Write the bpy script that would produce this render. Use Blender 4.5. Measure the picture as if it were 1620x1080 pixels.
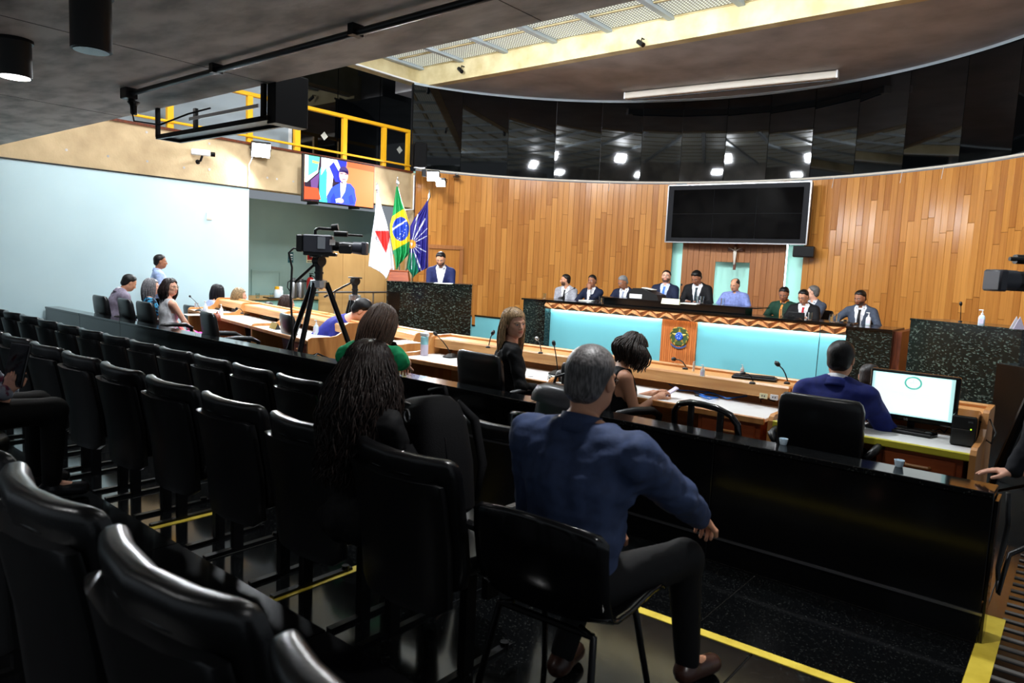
import bpy, math, random
import numpy as np
from mathutils import Matrix, Vector, Euler
for o in list(bpy.data.objects): bpy.data.objects.remove(o, do_unlink=True)
S = bpy.context.scene
COL = S.collection
PI = math.pi
def R(a): return math.radians(a)
# ---------------------------------------------------------------- camera
H = 1.6
F, PIT, ROL, YAW = 1120., -0.10570442, 0.04523086, 0.68261722
_f = np.array([-math.sin(YAW)*math.cos(PIT), math.cos(YAW)*math.cos(PIT), math.sin(PIT)])
_r = np.array([math.cos(YAW), math.sin(YAW), 0.]); _u = np.cross(_r, _f)
_R = _r*math.cos(ROL)+_u*math.sin(ROL); _U = -_r*math.sin(ROL)+_u*math.cos(ROL)
cd = bpy.data.cameras.new('camera'); cam = bpy.data.objects.new('camera', cd); COL.objects.link(cam)
cd.sensor_width = 36; cd.lens = 36*F/1620; cd.clip_start = .05; cd.clip_end = 200
m = Matrix(((_R[0], _U[0], -_f[0], 0), (_R[1], _U[1], -_f[1], 0), (_R[2], _U[2], -_f[2], H), (0, 0, 0, 1)))
cam.matrix_world = m; S.camera = cam
cd.dof.use_dof = True; cd.dof.focus_distance = 9.0; cd.dof.aperture_fstop = 4.5
# measuring helpers: a point of the room from the calibrated view and one known coordinate
def _ray(x, y): return _f+_R*(x-810)/F-_U*(y-540)/F
def atz(x, y, z): d = _ray(x, y); return Vector((0, 0, H))+Vector(d)*float((z-H)/d[2])
def aty(x, y, Y): d = _ray(x, y); return Vector((0, 0, H))+Vector(d)*float(Y/d[1])
def atx(x, y, X): d = _ray(x, y); return Vector((0, 0, H))+Vector(d)*float(X/d[0])
def atd(x, y, D): d = _ray(x, y); return Vector((0, 0, H))+Vector(d)*float(D)
# ---------------------------------------------------------------- world and light
S.view_settings.view_transform = 'Standard'; S.view_settings.look = 'None'
S.view_settings.gamma = 1; S.view_settings.use_curve_mapping = False
S.view_settings.exposure = 0.4
w = bpy.data.worlds.new('world'); S.world = w; w.use_nodes = True
w.node_tree.nodes['Background'].inputs[0].default_value = (.8, .9, 1, 1)
w.node_tree.nodes['Background'].inputs[1].default_value = 0.22
def area(name, loc, target, size, power, col=(1, 1, 1), sy=None, spread=180):
    l = bpy.data.lights.new(name, 'AREA'); l.energy = power; l.color = col; l.size = size
    l.shape = 'RECTANGLE'; l.size_y = sy or size; l.spread = R(spread)
    o = bpy.data.objects.new(name, l); COL.objects.link(o); o.location = loc
    o.rotation_euler = (Vector(target)-Vector(loc)).to_track_quat('-Z', 'Y').to_euler(); return o
# ---------------------------------------------------------------- mesh helpers
def finish(o, label=None, cat=None, group=None, kind=None):
    if label: o['label'] = label
    if cat: o['category'] = cat
    if group: o['group'] = group
    if kind: o['kind'] = kind
    return o
def empty(name, loc, label, cat, rz=0, group=None):
    o = bpy.data.objects.new(name, None); COL.objects.link(o); o.location = loc
    o.rotation_euler = (0, 0, rz); o.empty_display_size = .1
    return finish(o, label, cat, group)
def link(name, me, mats, parent=None, loc=None, rz=0):
    if not isinstance(mats, (list, tuple)): mats = [mats]
    if not me.materials:
        for k in mats: me.materials.append(k)
    o = bpy.data.objects.new(name, me); COL.objects.link(o)
    if parent: o.parent = parent
    if loc is not None: o.location = loc
    if rz: o.rotation_euler = (0, 0, rz)
    return o
def copy_tree(o, parent=None):
    c = o.copy(); COL.objects.link(c); c.parent = parent
    for ch in list(o.children): copy_tree(ch, c)
    return c
def RX(a): return Matrix.Rotation(a, 4, 'X')
def RY(a): return Matrix.Rotation(a, 4, 'Y')
def RZ(a): return Matrix.Rotation(a, 4, 'Z')
def T(x, y, z): return Matrix.Translation((x, y, z))
class MB:
    def __init__(s): s.v = []; s.f = []; s.mi = []
    def add(s, vs, fs, M=None, mi=0):
        n = len(s.v)
        for p in vs:
            p = Vector(p); s.v.append(tuple(M @ p) if M else tuple(p))
        for f in fs: s.f.append(tuple(i+n for i in f)); s.mi.append(mi)
        return s
    def box(s, c, d, M=None, b=0, mi=0):
        x, y, z = c; a, e, h = d[0]/2, d[1]/2, d[2]/2
        if b <= 0:
            vs = [(x+i*a, y+j*e, z+k*h) for i in (-1, 1) for j in (-1, 1) for k in (-1, 1)]
            return s.add(vs, [(0, 1, 3, 2), (4, 6, 7, 5), (0, 4, 5, 1), (2, 3, 7, 6), (0, 2, 6, 4), (1, 5, 7, 3)], M, mi)
        b = min(b, a*.98, e*.98, h*.98); vs = []; ix = {}
        for i in (-1, 1):
            for j in (-1, 1):
                for k in (-1, 1):
                    for ax in range(3):
                        q = [i*(a-b), j*(e-b), k*(h-b)]; q[ax] = (i*a, j*e, k*h)[ax]
                        ix[i, j, k, ax] = len(vs); vs.append((x+q[0], y+q[1], z+q[2]))
        fs = []
        for i in (-1, 1):
            fs += [[ix[i, -1, -1, 0], ix[i, 1, -1, 0], ix[i, 1, 1, 0], ix[i, -1, 1, 0]][::i],
                   [ix[-1, i, -1, 1], ix[1, i, -1, 1], ix[1, i, 1, 1], ix[-1, i, 1, 1]][::-i],
                   [ix[-1, -1, i, 2], ix[1, -1, i, 2], ix[1, 1, i, 2], ix[-1, 1, i, 2]][::i]]
            for j in (-1, 1):
                g = i*j
                fs += [[ix[i, j, -1, 0], ix[i, j, -1, 1], ix[i, j, 1, 1], ix[i, j, 1, 0]][::g],
                       [ix[i, -1, j, 0], ix[i, 1, j, 0], ix[i, 1, j, 2], ix[i, -1, j, 2]][::g],
                       [ix[-1, i, j, 1], ix[-1, i, j, 2], ix[1, i, j, 2], ix[1, i, j, 1]][::g]]
                for k in (-1, 1): fs.append([ix[i, j, k, 0], ix[i, j, k, 1], ix[i, j, k, 2]][::i*j*k])
        return s.add(vs, fs, M, mi)
    def prism(s, pts, d, M=None, mi=0):       # outline in XZ, extruded along Y from 0 to d
        n = len(pts); vs = [(p[0], 0, p[1]) for p in pts]+[(p[0], d, p[1]) for p in pts]
        fs = [tuple(range(n)), tuple(range(2*n-1, n-1, -1))]+[(i, i+n, (i+1) % n+n, (i+1) % n) for i in range(n)]
        return s.add(vs, fs, M, mi)
    def lathe(s, prof, n=16, M=None, mi=0):   # (r, z) profile about Z
        vs = [(r*math.cos(2*PI*i/n), r*math.sin(2*PI*i/n), z) for r, z in prof for i in range(n)]
        fs = [(k*n+i, k*n+(i+1) % n, (k+1)*n+(i+1) % n, (k+1)*n+i) for k in range(len(prof)-1) for i in range(n)]
        fs += [tuple(range(n-1, -1, -1)), tuple(range((len(prof)-1)*n, len(prof)*n))]
        return s.add(vs, fs, M, mi)
    def tube(s, pts, r, n=8, M=None, mi=0, closed=False):
        pts = [Vector(p) for p in pts]; L = len(pts); rr = r if isinstance(r, (list, tuple)) else [r]*L
        vs = []; up = None
        for i, p in enumerate(pts):
            if closed: t = pts[(i+1) % L]-pts[i-1]
            else: t = pts[min(i+1, L-1)]-pts[max(i-1, 0)]
            t.normalize()
            if up is None:
                up = Vector((0, 0, 1)) if abs(t.z) < .9 else Vector((1, 0, 0))
            a = t.cross(up); 
            if a.length < 1e-6: a = t.orthogonal()
            a.normalize(); up = a.cross(t); up.normalize()
            for k in range(n):
                q = 2*PI*k/n; vs.append(p+(a*math.cos(q)+up*math.sin(q))*rr[i])
        K = L if closed else L-1
        fs = [(i*n+k, i*n+(k+1) % n, ((i+1) % L)*n+(k+1) % n, ((i+1) % L)*n+k) for i in range(K) for k in range(n)]
        if not closed: fs += [tuple(range(n-1, -1, -1)), tuple(range((L-1)*n, L*n))]
        return s.add(vs, fs, M, mi)
    def cyl(s, a, b, r, n=12, M=None, mi=0, r2=None):
        return s.tube([a, b], [r, r if r2 is None else r2], n, M, mi)
    def grid(s, fn, nu, nv, M=None, mi=0, flip=False):
        vs = [fn(i/(nu-1), j/(nv-1)) for j in range(nv) for i in range(nu)]
        fs = [(j*nu+i, j*nu+i+1, (j+1)*nu+i+1, (j+1)*nu+i) for j in range(nv-1) for i in range(nu-1)]
        if flip: fs = [f[::-1] for f in fs]
        return s.add(vs, fs, M, mi)
    def ball(s, c, r, n=12, M=None, mi=0):
        if not isinstance(r, (tuple, list)): r = (r, r, r)
        k = max(4, n//2); prof = [(math.sin(PI*i/k), -math.cos(PI*i/k)) for i in range(k+1)]
        prof[0] = (.02, -1); prof[-1] = (.02, 1)
        X = T(*c) @ Matrix.Diagonal((*r, 1)); return s.lathe(prof, n, (M @ X) if M else X, mi)
    def build(s, name, mats, parent=None, loc=None, rz=0, smooth=False, me=False):
        d = bpy.data.meshes.new(name); d.from_pydata(s.v, [], s.f)
        if any(s.mi): d.polygons.foreach_set('material_index', s.mi)
        if smooth:
            d.polygons.foreach_set('use_smooth', [True]*len(s.f))
            if smooth is not True: d.set_sharp_from_angle(angle=R(smooth))
        d.update()
        if me: return d
        return link(name, d, mats, parent, loc, rz)
def thing(o, label, cat, group=None): return finish(o, label, cat, group)
def struct(o, label=None): o['kind'] = 'structure'; return finish(o, label)
ORD = ['first', 'second', 'third', 'fourth', 'fifth', 'sixth', 'seventh', 'eighth', 'ninth', 'tenth', 'eleventh', 'twelfth', 'thirteenth', 'fourteenth', 'fifteenth', 'sixteenth', 'seventeenth']
# ---------------------------------------------------------------- materials
MT = {}
def srgb(c): return tuple(((x/255/12.92) if x/255 <= .04045 else ((x/255+.055)/1.055)**2.4) for x in c)
def mat(name, col, rough=.5, col2=None, ns=8., nd=3., stretch=(1, 1, 1), lo=.35, hi=.65, metal=0., bump=0., bs=None, emit=0., spec=.5, rnd=0., coat=0., alpha=1., trans=0., attr=False, coord='Object', contrast2=None):
    k = bpy.data.materials.new(name); k.use_nodes = True; nt = k.node_tree; N = nt.nodes; L = nt.links
    b = N['Principled BSDF']; c = srgb(col)+(1,)
    b.inputs['Base Color'].default_value = c; b.inputs['Roughness'].default_value = rough
    b.inputs['Metallic'].default_value = metal; b.inputs['Specular IOR Level'].default_value = spec
    b.inputs['Coat Weight'].default_value = coat; b.inputs['Transmission Weight'].default_value = trans
    if coat: b.inputs['Coat Roughness'].default_value = .08
    out = None
    if attr:
        a = N.new('ShaderNodeAttribute'); a.attribute_name = 'Col'; out = a.outputs['Color']
    if col2 or bump:
        tc = N.new('ShaderNodeTexCoord'); mp = N.new('ShaderNodeMapping'); mp.inputs['Scale'].default_value = stretch
        L.new(tc.outputs[coord], mp.inputs[0]); nz = N.new('ShaderNodeTexNoise')
        nz.inputs['Scale'].default_value = ns; nz.inputs['Detail'].default_value = nd; L.new(mp.outputs[0], nz.inputs[0])
        if rnd:
            oi = N.new('ShaderNodeObjectInfo'); L.new(oi.outputs['Random'], mp.inputs['Location'])
            ml = N.new('ShaderNodeMath'); ml.operation = 'MULTIPLY'; ml.inputs[1].default_value = 37
            L.new(oi.outputs['Random'], ml.inputs[0]); L.new(ml.outputs[0], mp.inputs['Location'])
    if col2:
        rp = N.new('ShaderNodeMapRange'); rp.inputs[1].default_value = lo; rp.inputs[2].default_value = hi
        L.new(nz.outputs[0], rp.inputs[0]); fac = rp.outputs[0]
        if rnd:
            ad = N.new('ShaderNodeMath'); ad.operation = 'MULTIPLY_ADD'; ad.inputs[1].default_value = rnd; ad.use_clamp = True
            sb = N.new('ShaderNodeMath'); sb.operation = 'MULTIPLY_ADD'; sb.inputs[1].default_value = 1-rnd
            L.new(oi.outputs['Random'], ad.inputs[0]); L.new(rp.outputs[0], sb.inputs[0]); sb.inputs[2].default_value = 0
            L.new(sb.outputs[0], ad.inputs[2]); fac = ad.outputs[0]
        mx = N.new('ShaderNodeMix'); mx.data_type = 'RGBA'; L.new(fac, mx.inputs[0])
        mx.inputs[6].default_value = c; mx.inputs[7].default_value = srgb(col2)+(1,)
        if out: 
            mm = N.new('ShaderNodeMix'); mm.data_type = 'RGBA'; mm.blend_type = 'MULTIPLY'; mm.inputs[0].default_value = 1
            L.new(out, mm.inputs[6]); L.new(mx.outputs[2], mm.inputs[7]); out = mm.outputs[2]
        else: out = mx.outputs[2]
    if out: L.new(out, b.inputs['Base Color'])
    if emit:
        b.inputs['Emission Strength'].default_value = emit
        b.inputs['Emission Color'].default_value = c
        if out: L.new(out, b.inputs['Emission Color'])
    if bump:
        bp = N.new('ShaderNodeBump'); bp.inputs['Strength'].default_value = bump; bp.inputs['Distance'].default_value = .01
        if bs:
            n2 = N.new('ShaderNodeTexNoise'); n2.inputs['Scale'].default_value = bs; n2.inputs['Detail'].default_value = 4
            L.new(mp.outputs[0], n2.inputs[0]); L.new(n2.outputs[0], bp.inputs['Height'])
        else: L.new(nz.outputs[0], bp.inputs['Height'])
        L.new(bp.outputs[0], b.inputs['Normal'])
    MT[name] = k; return k
mat('granite', (9, 10, 11), .1, (62, 64, 62), ns=90, nd=2, lo=.62, hi=.74, spec=.5)
mat('granite_green', (15, 20, 18), .14, (92, 104, 94), ns=42, nd=7, lo=.54, hi=.74)
mat('granite_plain', (6, 6, 7), .14, spec=.5)
mat('vinyl', (11, 11, 13), .3, spec=.5, bump=.06, ns=160)
mat('plastic_black', (12, 12, 14), .38)
mat('plastic_gloss', (10, 10, 12), .16)
mat('metal_black', (18, 18, 20), .35, metal=.6)
mat('metal', (190, 192, 195), .25, metal=1)
mat('chrome', (225, 225, 228), .1, metal=1)
mat('wall_blue', (200, 226, 231), .55, (194, 221, 227), ns=1.5, lo=.3, hi=.7)
mat('wall_alcove', (150, 178, 172), .5, (142, 170, 165), ns=1.2)
mat('teal', (106, 176, 184), .4)
mat('teal_soft', (160, 214, 200), .5)
mat('concrete', (205, 180, 140), .8, (172, 148, 112), ns=2.2, nd=8, lo=.35, hi=.7, bump=.25, bs=30)
mat('concrete_grey', (206, 201, 196), .62, (150, 146, 142), ns=2.6, nd=9, lo=.4, hi=.68, bump=.15, bs=25, stretch=(1, 2.2, 1))
mat('ceiling_brown', (184, 182, 184), .6, (152, 149, 150), ns=1.6, nd=8, lo=.35, hi=.7, bump=.1, bs=20)
mat('beam', (222, 208, 165), .75, (196, 178, 130), ns=3, nd=8, bump=.15, bs=25)
mat('plank', (210, 146, 72), .2, (154, 92, 38), ns=3, nd=5, stretch=(9, 9, .5), rnd=.62, lo=.3, hi=.75, spec=.45)
mat('plank_red', (180, 120, 70), .35, (152, 94, 50), ns=3, nd=5, stretch=(9, 9, .5), rnd=.5); mat('slat_wood', (206, 122, 62), .35, (176, 94, 44), ns=3, nd=5, stretch=(9, 9, .5), rnd=.5)
mat('desk_wood', (240, 186, 122), .35, (216, 150, 88), ns=3, nd=5, stretch=(.6, 10, 10), lo=.3, hi=.7)
mat('desk_edge', (222, 158, 92), .4, (196, 126, 66), ns=4, nd=5, stretch=(4, 4, .6), lo=.3, hi=.7)
mat('drawer_wood', (176, 88, 44), .4, (138, 62, 30), ns=4, nd=5, stretch=(.8, 10, 8), lo=.3, hi=.7)
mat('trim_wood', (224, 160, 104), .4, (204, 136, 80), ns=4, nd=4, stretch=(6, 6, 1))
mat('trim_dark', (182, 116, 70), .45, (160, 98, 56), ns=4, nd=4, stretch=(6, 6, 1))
mat('dark_wood', (110, 52, 26), .4, (80, 36, 18), ns=5, stretch=(8, 8, 1))
mat('ply', (196, 156, 96), .6, (178, 138, 80), ns=2, nd=5, stretch=(1, 1, .5))
mat('laminate', (244, 244, 242), .35)
mat('white', (238, 238, 238), .5); mat('white_gloss', (240, 240, 240), .2)
mat('offwhite', (222, 214, 200), .6)
mat('grey_panel', (170, 182, 190), .5)
mat('yellow', (238, 176, 28), .4); mat('tape', (232, 206, 72), .6, (212, 184, 52), ns=9)
mat('yellow_edge', (226, 214, 60), .5)
mat('black_glass', (3, 4, 5), .03, spec=.6)
mat('screen_black', (2, 2, 3), .05, spec=.08)
mat('glass', (235, 245, 245), .03, trans=1., spec=.5); mat('steel', (170, 170, 172), .3, metal=1)
mat('paper', (240, 238, 225), .7); mat('paper_cream', (238, 230, 190), .7)
mat('red', (190, 30, 28), .4); mat('green_sign', (20, 88, 96), .5)
mat('lamp_on', (240, 246, 255), .5, emit=40); mat('led', (235, 250, 255), .5, emit=9); mat('led_bright', (225, 250, 255), .5, emit=42)
mat('led_warm', (255, 240, 205), .5, emit=7); mat('alcove_fill_on', (250, 255, 250), .5, emit=26); mat('spot_on', (255, 255, 255), .5, emit=14)
mat('red_led', (255, 40, 20), .5, emit=4)
mat('screen_white', (244, 252, 250), .3, emit=.72); mat('screen_teal', (190, 236, 236), .3, emit=.66); mat('bezel_grey', (30, 31, 35), .6, spec=.15)
mat('screen_green', (70, 176, 160), .3, emit=.7); mat('screen_line', (190, 200, 200), .3, emit=.7)
mat('blue_cable', (40, 120, 215), .4); mat('leather', (30, 30, 34), .3, bump=.3, ns=14)
mat('matte_black', (6, 6, 7), .9, spec=.2); mat('bag', (9, 9, 11), .8, spec=.12, bump=.2, ns=220); mat('brown_bag', (150, 70, 48), .45)
mat('pump', (225, 235, 240), .25)
mat('gel', (205, 225, 238), .15)
mat('aqua_bottle', (150, 215, 225), .3); mat('lilac', (224, 214, 236), .4)
def fleck(name, scale, stretch, lo, hi):      # crystal flecks of polished granite
    nt = MT[name].node_tree; nz = next(n for n in nt.nodes if n.type == 'TEX_NOISE'); rp = next(n for n in nt.nodes if n.type == 'MAP_RANGE'); mp = next(n for n in nt.nodes if n.type == 'MAPPING')
    v = nt.nodes.new('ShaderNodeTexVoronoi'); v.inputs['Scale'].default_value = scale; mp.inputs['Scale'].default_value = stretch; nt.links.new(mp.outputs[0], v.inputs[0])
    sp = nt.nodes.new('ShaderNodeSeparateColor'); nt.links.new(v.outputs['Color'], sp.inputs[0]); nt.links.new(sp.outputs[0], rp.inputs[0]); rp.inputs[1].default_value = lo; rp.inputs[2].default_value = hi
fleck('granite_green', 90, (.5, .5, 1), .8, 1.1); fleck('granite', 170, (1, 1, 1), .9, 1.1)
# roof glazing: a lattice diffuser in daylight
k = mat('lattice', (232, 238, 228), .5); nt = k.node_tree; b = nt.nodes['Principled BSDF']
tc = nt.nodes.new('ShaderNodeTexCoord'); bk = nt.nodes.new('ShaderNodeTexBrick'); bk.offset = 0
for i, v in ((4, 1.), (5, .14), (8, 1.), (9, 1.)):
    pass
bk.inputs['Scale'].default_value = 1; bk.inputs['Mortar Size'].default_value = .018; bk.inputs['Brick Width'].default_value = .06; bk.inputs['Row Height'].default_value = .06
bk.inputs['Color1'].default_value = bk.inputs['Color2'].default_value = (.8, .84, .76, 1); bk.inputs['Mortar'].default_value = (.16, .17, .15, 1)
nt.links.new(tc.outputs['Object'], bk.inputs[0]); nt.links.new(bk.outputs[0], b.inputs['Base Color']); nt.links.new(bk.outputs[0], b.inputs['Emission Color'])
b.inputs['Emission Strength'].default_value = .9
# ================================================================ structure
rng = random.Random(7)
def slab(name, x0, x1, y0, y1, z0, z1, m, label=None, parent=None, b=0):
    o = MB().box(((x0+x1)/2, (y0+y1)/2, (z0+z1)/2), (x1-x0, y1-y0, z1-z0), b=b).build(name, MT[m], parent)
    return o if parent else struct(o, label)
def tiles(fl, x0, x1, n, y0, y1, z, m='granite'):
    wd = (x1-x0)/n; me = MB().box((0, 0, -.008), (wd-.006, y1-y0-.006, .016), b=.002).build('floor_tile', MT[m], me=True)
    for i in range(n): link('floor_tile', me, MT[m], fl, (x0+wd*(i+.5), (y0+y1)/2, z))
mat('joint', (92, 90, 86), .7)
fl = slab('floor', -12.2, 2.5, 2.7, 5.35, -.4, -.012, 'joint', 'black granite floor strip on both sides of the low parapet')
tiles(fl, -12.35, -.25, 12, 2.7, 3.72, 0); tiles(fl, -12.35, -.25, 12, 3.9, 5.35, 0)
tiles(fl, -.25, 2.35, 2, 2.7, 3.02, 0)
f2 = slab('floor', -12.2, 2.5, 1.5, 2.7, -.4, .118, 'joint', 'raised granite step under the middle row of audience seats'); tiles(f2, -12.2, 2.5, 13, 1.5, 2.7, .13)
f3 = slab('floor', -12.2, 2.5, -3, 1.5, -.4, .248, 'granite_plain', 'dark granite step under the rear audience seats'); tiles(f3, -12.2, 2.5, 13, -3, 1.5, .26, 'granite_plain')
f4 = slab('floor', -14.5, 2.5, 5.35, 16, -.5, -.2, 'granite', 'lower granite floor of the plenary in front of the rostrum')
fr = slab('floor', -.25, 2.5, 3.02, 5.35, -.4, -.004, 'granite_plain', 'dark ribbed granite ramp at the right end of the parapet')
me = MB().box((0, 0, 0), (2.6, .028, .006)).build('grip_strip', MT['joint'], me=True)
for i in range(20): link('grip_strip', me, MT['joint'], fr, (1.12, 3.12+i*.11, -.001))
# step nosing tapes
def tape(p0, p1, wd, z, label):
    p0 = Vector((*p0, z)); p1 = Vector((*p1, z)); d = p1-p0; L = d.length
    thing(MB().box((L/2, 0, .0015), (L, wd, .003)).build('floor_tape', MT['tape'], None, p0, math.atan2(d.y, d.x)), label, 'floor tape', 'yellow floor tapes')
tape((-1.95, 2.66), (-.3, 2.73), .05, .13, 'long yellow tape along the step edge beside the seated man in blue shirt')
tape((-.21, 3.0), (-.21, 4.1), .085, -.0005, 'wide yellow tape on the floor at the right end of the parapet')
tape((-2.59, 1.52), (-2.59, 2.6), .05, .13, 'yellow tape under the middle row of seats, nearest the seated man')
tape((-3.74, 1.52), (-3.74, 2.6), .05, .13, 'yellow tape under the middle row of seats, farther from the seated man')
# parapet
pw = struct(MB().box((-6.1, 3.81, .34), (11.64, .13, .68)).build('wall_parapet', MT['granite_plain']), 'low black granite parapet between audience seats and plenary desks')
n = 9; x0, x1 = -11.93, -.245; wd = (x1-x0)/n
meU = MB().box((0, 0, 0), (wd-.003, .02, .525), b=.003).build('granite_panel', MT['granite_plain'], me=True)
meB = MB().box((0, 0, 0), (wd-.003, .02, .135), b=.003).build('base_panel', MT['granite_plain'], me=True)
meC = MB().box((0, 0, 0), (wd-.003, .185, .03), b=.004).build('cap_slab', MT['granite'], me=True)
for i in range(n):
    x = x0+wd*(i+.5)
    for y in (3.735, 3.885): link('granite_panel', meU, MT['granite_plain'], pw, (x, y, .41)); link('base_panel', meB, MT['granite_plain'], pw, (x, y, .0685))
    link('cap_slab', meC, MT['granite'], pw, (x, 3.81, .686))
MB().box((-6.09, 3.722, .142), (11.7, .012, .012)).build('metal_strip', MT['steel'], pw)
MB().box((-.236, 3.81, .335), (.012, .15, .66)).build('end_panel', MT['granite_plain'], pw)
# left side wall, concrete band, alcove
wl = slab('wall_left', -12.2, -12, -3, 7.02, -.4, 2.78, 'wall_blue', 'pale blue painted side wall')
slab('trim_1', -12.2, -11.985, -3, 7.02, 2.78, 2.8, 'plastic_black', 'thin black trim on top of the pale blue wall')
cb = slab('wall_concrete_band', -12.35, -12, -3, 11.05, 2.8, 3.56, 'concrete', 'raw concrete balcony band above the pale blue wall')
for px, py in ((105, 237), (171, 247), (233, 255), (291, 265), (423, 281), (464, 287), (331, 227), (232, 209), (438, 283), (331, 268)):
    p = atx(px, py, -12); MB().cyl((-12.004, p.y, p.z), (-11.996, p.y, p.z), .02, 10).build('tie_hole', MT['concrete_grey'], cb)
slab('ledge', -12.3, -11.97, -3, 11.05, 3.56, 3.6, 'dark_wood', parent=cb)
slab('wall_mezzanine', -14.2, -12.35, 7.0, 11.8, 3.0, 3.56, 'concrete_grey', 'underside slab of the mezzanine above the alcove')
slab('wall_alcove', -14.4, -14.2, 6.8, 12, -.4, 2.8, 'wall_alcove', 'grey green rear wall of the alcove')
slab('wall_alcove_side', -14.2, -12.2, 6.9, 7.02, -.4, 2.75, 'wall_alcove')
slab('wall_pier', -12.5, -11.9, 10.95, 11.5, -.4, 3.56, 'concrete', 'raw concrete pier in the corner behind the flags')
# mezzanine partition and dark glazing
slab('wall_partition', -13.3, -13.2, 5.0, 8.62, 3.56, 5.9, 'grey_panel', 'pale grey partition behind the yellow railing')
gz = slab('window_1', -13.32, -13.25, 8.62, 12.2, 3.56, 5.9, 'plastic_black', 'dark glazing behind the yellow railing')
for i in range(3):
    MB().box((-13.235, 9.25+i*1.18, 4.72), (.02, 1.16, 2.3)).build('pane', MT['black_glass'], gz)
slab('window_mullion', -13.24, -13.19, 8.6, 8.68, 3.56, 5.9, 'white', parent=gz)
for px, py in ((514, 215), (633, 237)):
    p = atx(px, py, -13.2); MB().box((0, 0, 0), (.006, .13, .13), M=T(-13.22, p.y, p.z) @ RX(R(45))).build('paper_note', MT['paper'], gz)
# left wall above the mezzanine opening and the roof well
slab('wall_left_upper', -12.3, -12, -3, 11.1, 5.52, 6.3, 'beam', 'raw concrete beam above the dark mezzanine glazing')
slab('trim_2', -12.02, -11.97, 3.3, 11.1, 5.5, 5.53, 'white')
# near ceiling
cn = slab('ceiling', -12, 4, -4, 3.22, 2.95, 6.0, 'concrete_grey', 'low raw concrete ceiling over the audience seats')
for y in (1.1,): MB().box((-4, y, 2.949), (16, .003, .003)).build('formwork_joint', MT['plastic_black'], cn)
for x in (-7.9, -5.2, -2.5): MB().box((x, .4, 2.949), (.003, 5.6, .003)).build('formwork_joint', MT['plastic_black'], cn)
# far ceiling and its beam
slab('ceiling', -13, 4, 11.28, 16, 5.46, 6.2, 'ceiling_brown', 'brown concrete ceiling between roof glazing and curved wall')
slab('beam', -12.2, 4, 11.08, 11.28, 5.45, 6.0, 'beam', 'pale concrete beam below the roof glazing')
# roof glazing
sk = struct(MB().box((-5.4, 7.2, 6.02), (13.6, 8.2, .04)).build('skylight', MT['grey_panel']), 'roof glazing of white lattice panels between concrete beams')
me = MB().box((0, 0, 0), (1.06, .6, .03)).build('lattice_panel', MT['lattice'], me=True)
for i in range(11):
    for j in range(11):
        link('lattice_panel', me, MT['lattice'], sk, (-11.3+i*1.2, 10.72-j*.72, 5.86))
mb = MB()
for i in range(12): mb.box((-11.9+i*1.2, 7.2, 5.85), (.11, 7.8, .12))
mb.build('rafter', MT['grey_panel'], sk)
mb = MB()
for j in range(12): mb.box((-5.4, 11.08-j*.72, 5.87), (13.2, .05, .07))
mb.build('purlin', MT['beam'], sk)
# ---------------------------------------------------------------- curved front wall
CX, CY, CR = -5.56, 8.44, 6.70
def onwall(px, py, r=CR):
    d = _ray(px, py); dx, dy = d[0], d[1]; ox, oy = -CX, -CY
    a = dx*dx+dy*dy; b = 2*(ox*dx+oy*dy); c = ox*ox+oy*oy-r*r
    t = (-b+math.sqrt(b*b-4*a*c))/(2*a); P = Vector((0, 0, H))+Vector(d)*t
    return math.atan2(P.y-CY, P.x-CX), P.z
def cw(a, z, r=CR): return Vector((CX+r*math.cos(a), CY+r*math.sin(a), z))
aL, aR = R(158.5), R(8)
aS0, aS1 = onwall(1061, 430)[0], onwall(1079, 430)[0]
aS2, aS3 = onwall(1243, 440)[0], onwall(1268, 440)[0]
aN0, aN1 = onwall(1130, 450)[0], onwall(1190, 450)[0]; zN = onwall(1160, 415)[1]
wf = struct(MB().grid(lambda u, v: cw(aL+(aR-aL)*u, -.3+v*3.9, CR+.16), 90, 2, flip=True).build('wall_front', MT['teal_soft'], smooth=True), 'curved wall clad in upright wooden planks behind the rostrum')
mb = MB(); mb.grid(lambda u, v: cw(aL+(aS0-aL)*u, -.3+v*3.9, CR+.03), 50, 2, flip=True); mb.grid(lambda u, v: cw(aS3+(aR-aS3)*u, -.3+v*3.9, CR+.03), 50, 2, flip=True)
mb.build('backing', MT['dark_wood'], wf)
pm = {}
def plank(a, z0, z1, r, wd, m):
    key = (m, round(wd, 3))
    if key not in pm: pm[key] = MB().box((0, 0, 0), (wd-.004, .022, 1), b=.0025).build('plank', MT[m], me=True)
    o = link('plank', pm[key], MT[m], wf, cw(a, (z0+z1)/2, r-rng.uniform(0, .005)), a-PI/2+rng.uniform(-.022, .022)); o.scale = (1, 1, z1-z0-.004); return o
def clad(a0, a1, r, m, zlo=.0, wd=.128, hole=None):
    nn = max(1, round(abs(a1-a0)*r/wd)); w_ = abs(a1-a0)*r/nn
    for i in range(nn):
        a = a0+(a1-a0)*(i+.5)/nn; z = zlo
        if hole and hole[0] > a > hole[1]: z = hole[2]
        cut = rng.uniform(.5, 1.5)
        while z < 3.6:
            e = min(z+cut, 3.6)
            if 3.6-e < .35: e = 3.6
            plank(a, z, e, r, w_, m); z = e; cut = rng.uniform(1.15, 2.0)
clad(aL, aS0, CR, 'plank'); clad(aS3, aR, CR, 'plank')
MB().grid(lambda u, v: cw(aS1+(aN0-aS1)*u, v*3.6, CR-.08), 12, 2, flip=True).grid(lambda u, v: cw(aN1+(aS2-aN1)*u, v*3.6, CR-.08), 12, 2, flip=True).grid(lambda u, v: cw(aN0+(aN1-aN0)*u, zN+v*(3.6-zN), CR-.08), 8, 2, flip=True).build('centre_backing', MT['dark_wood'], wf)
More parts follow.
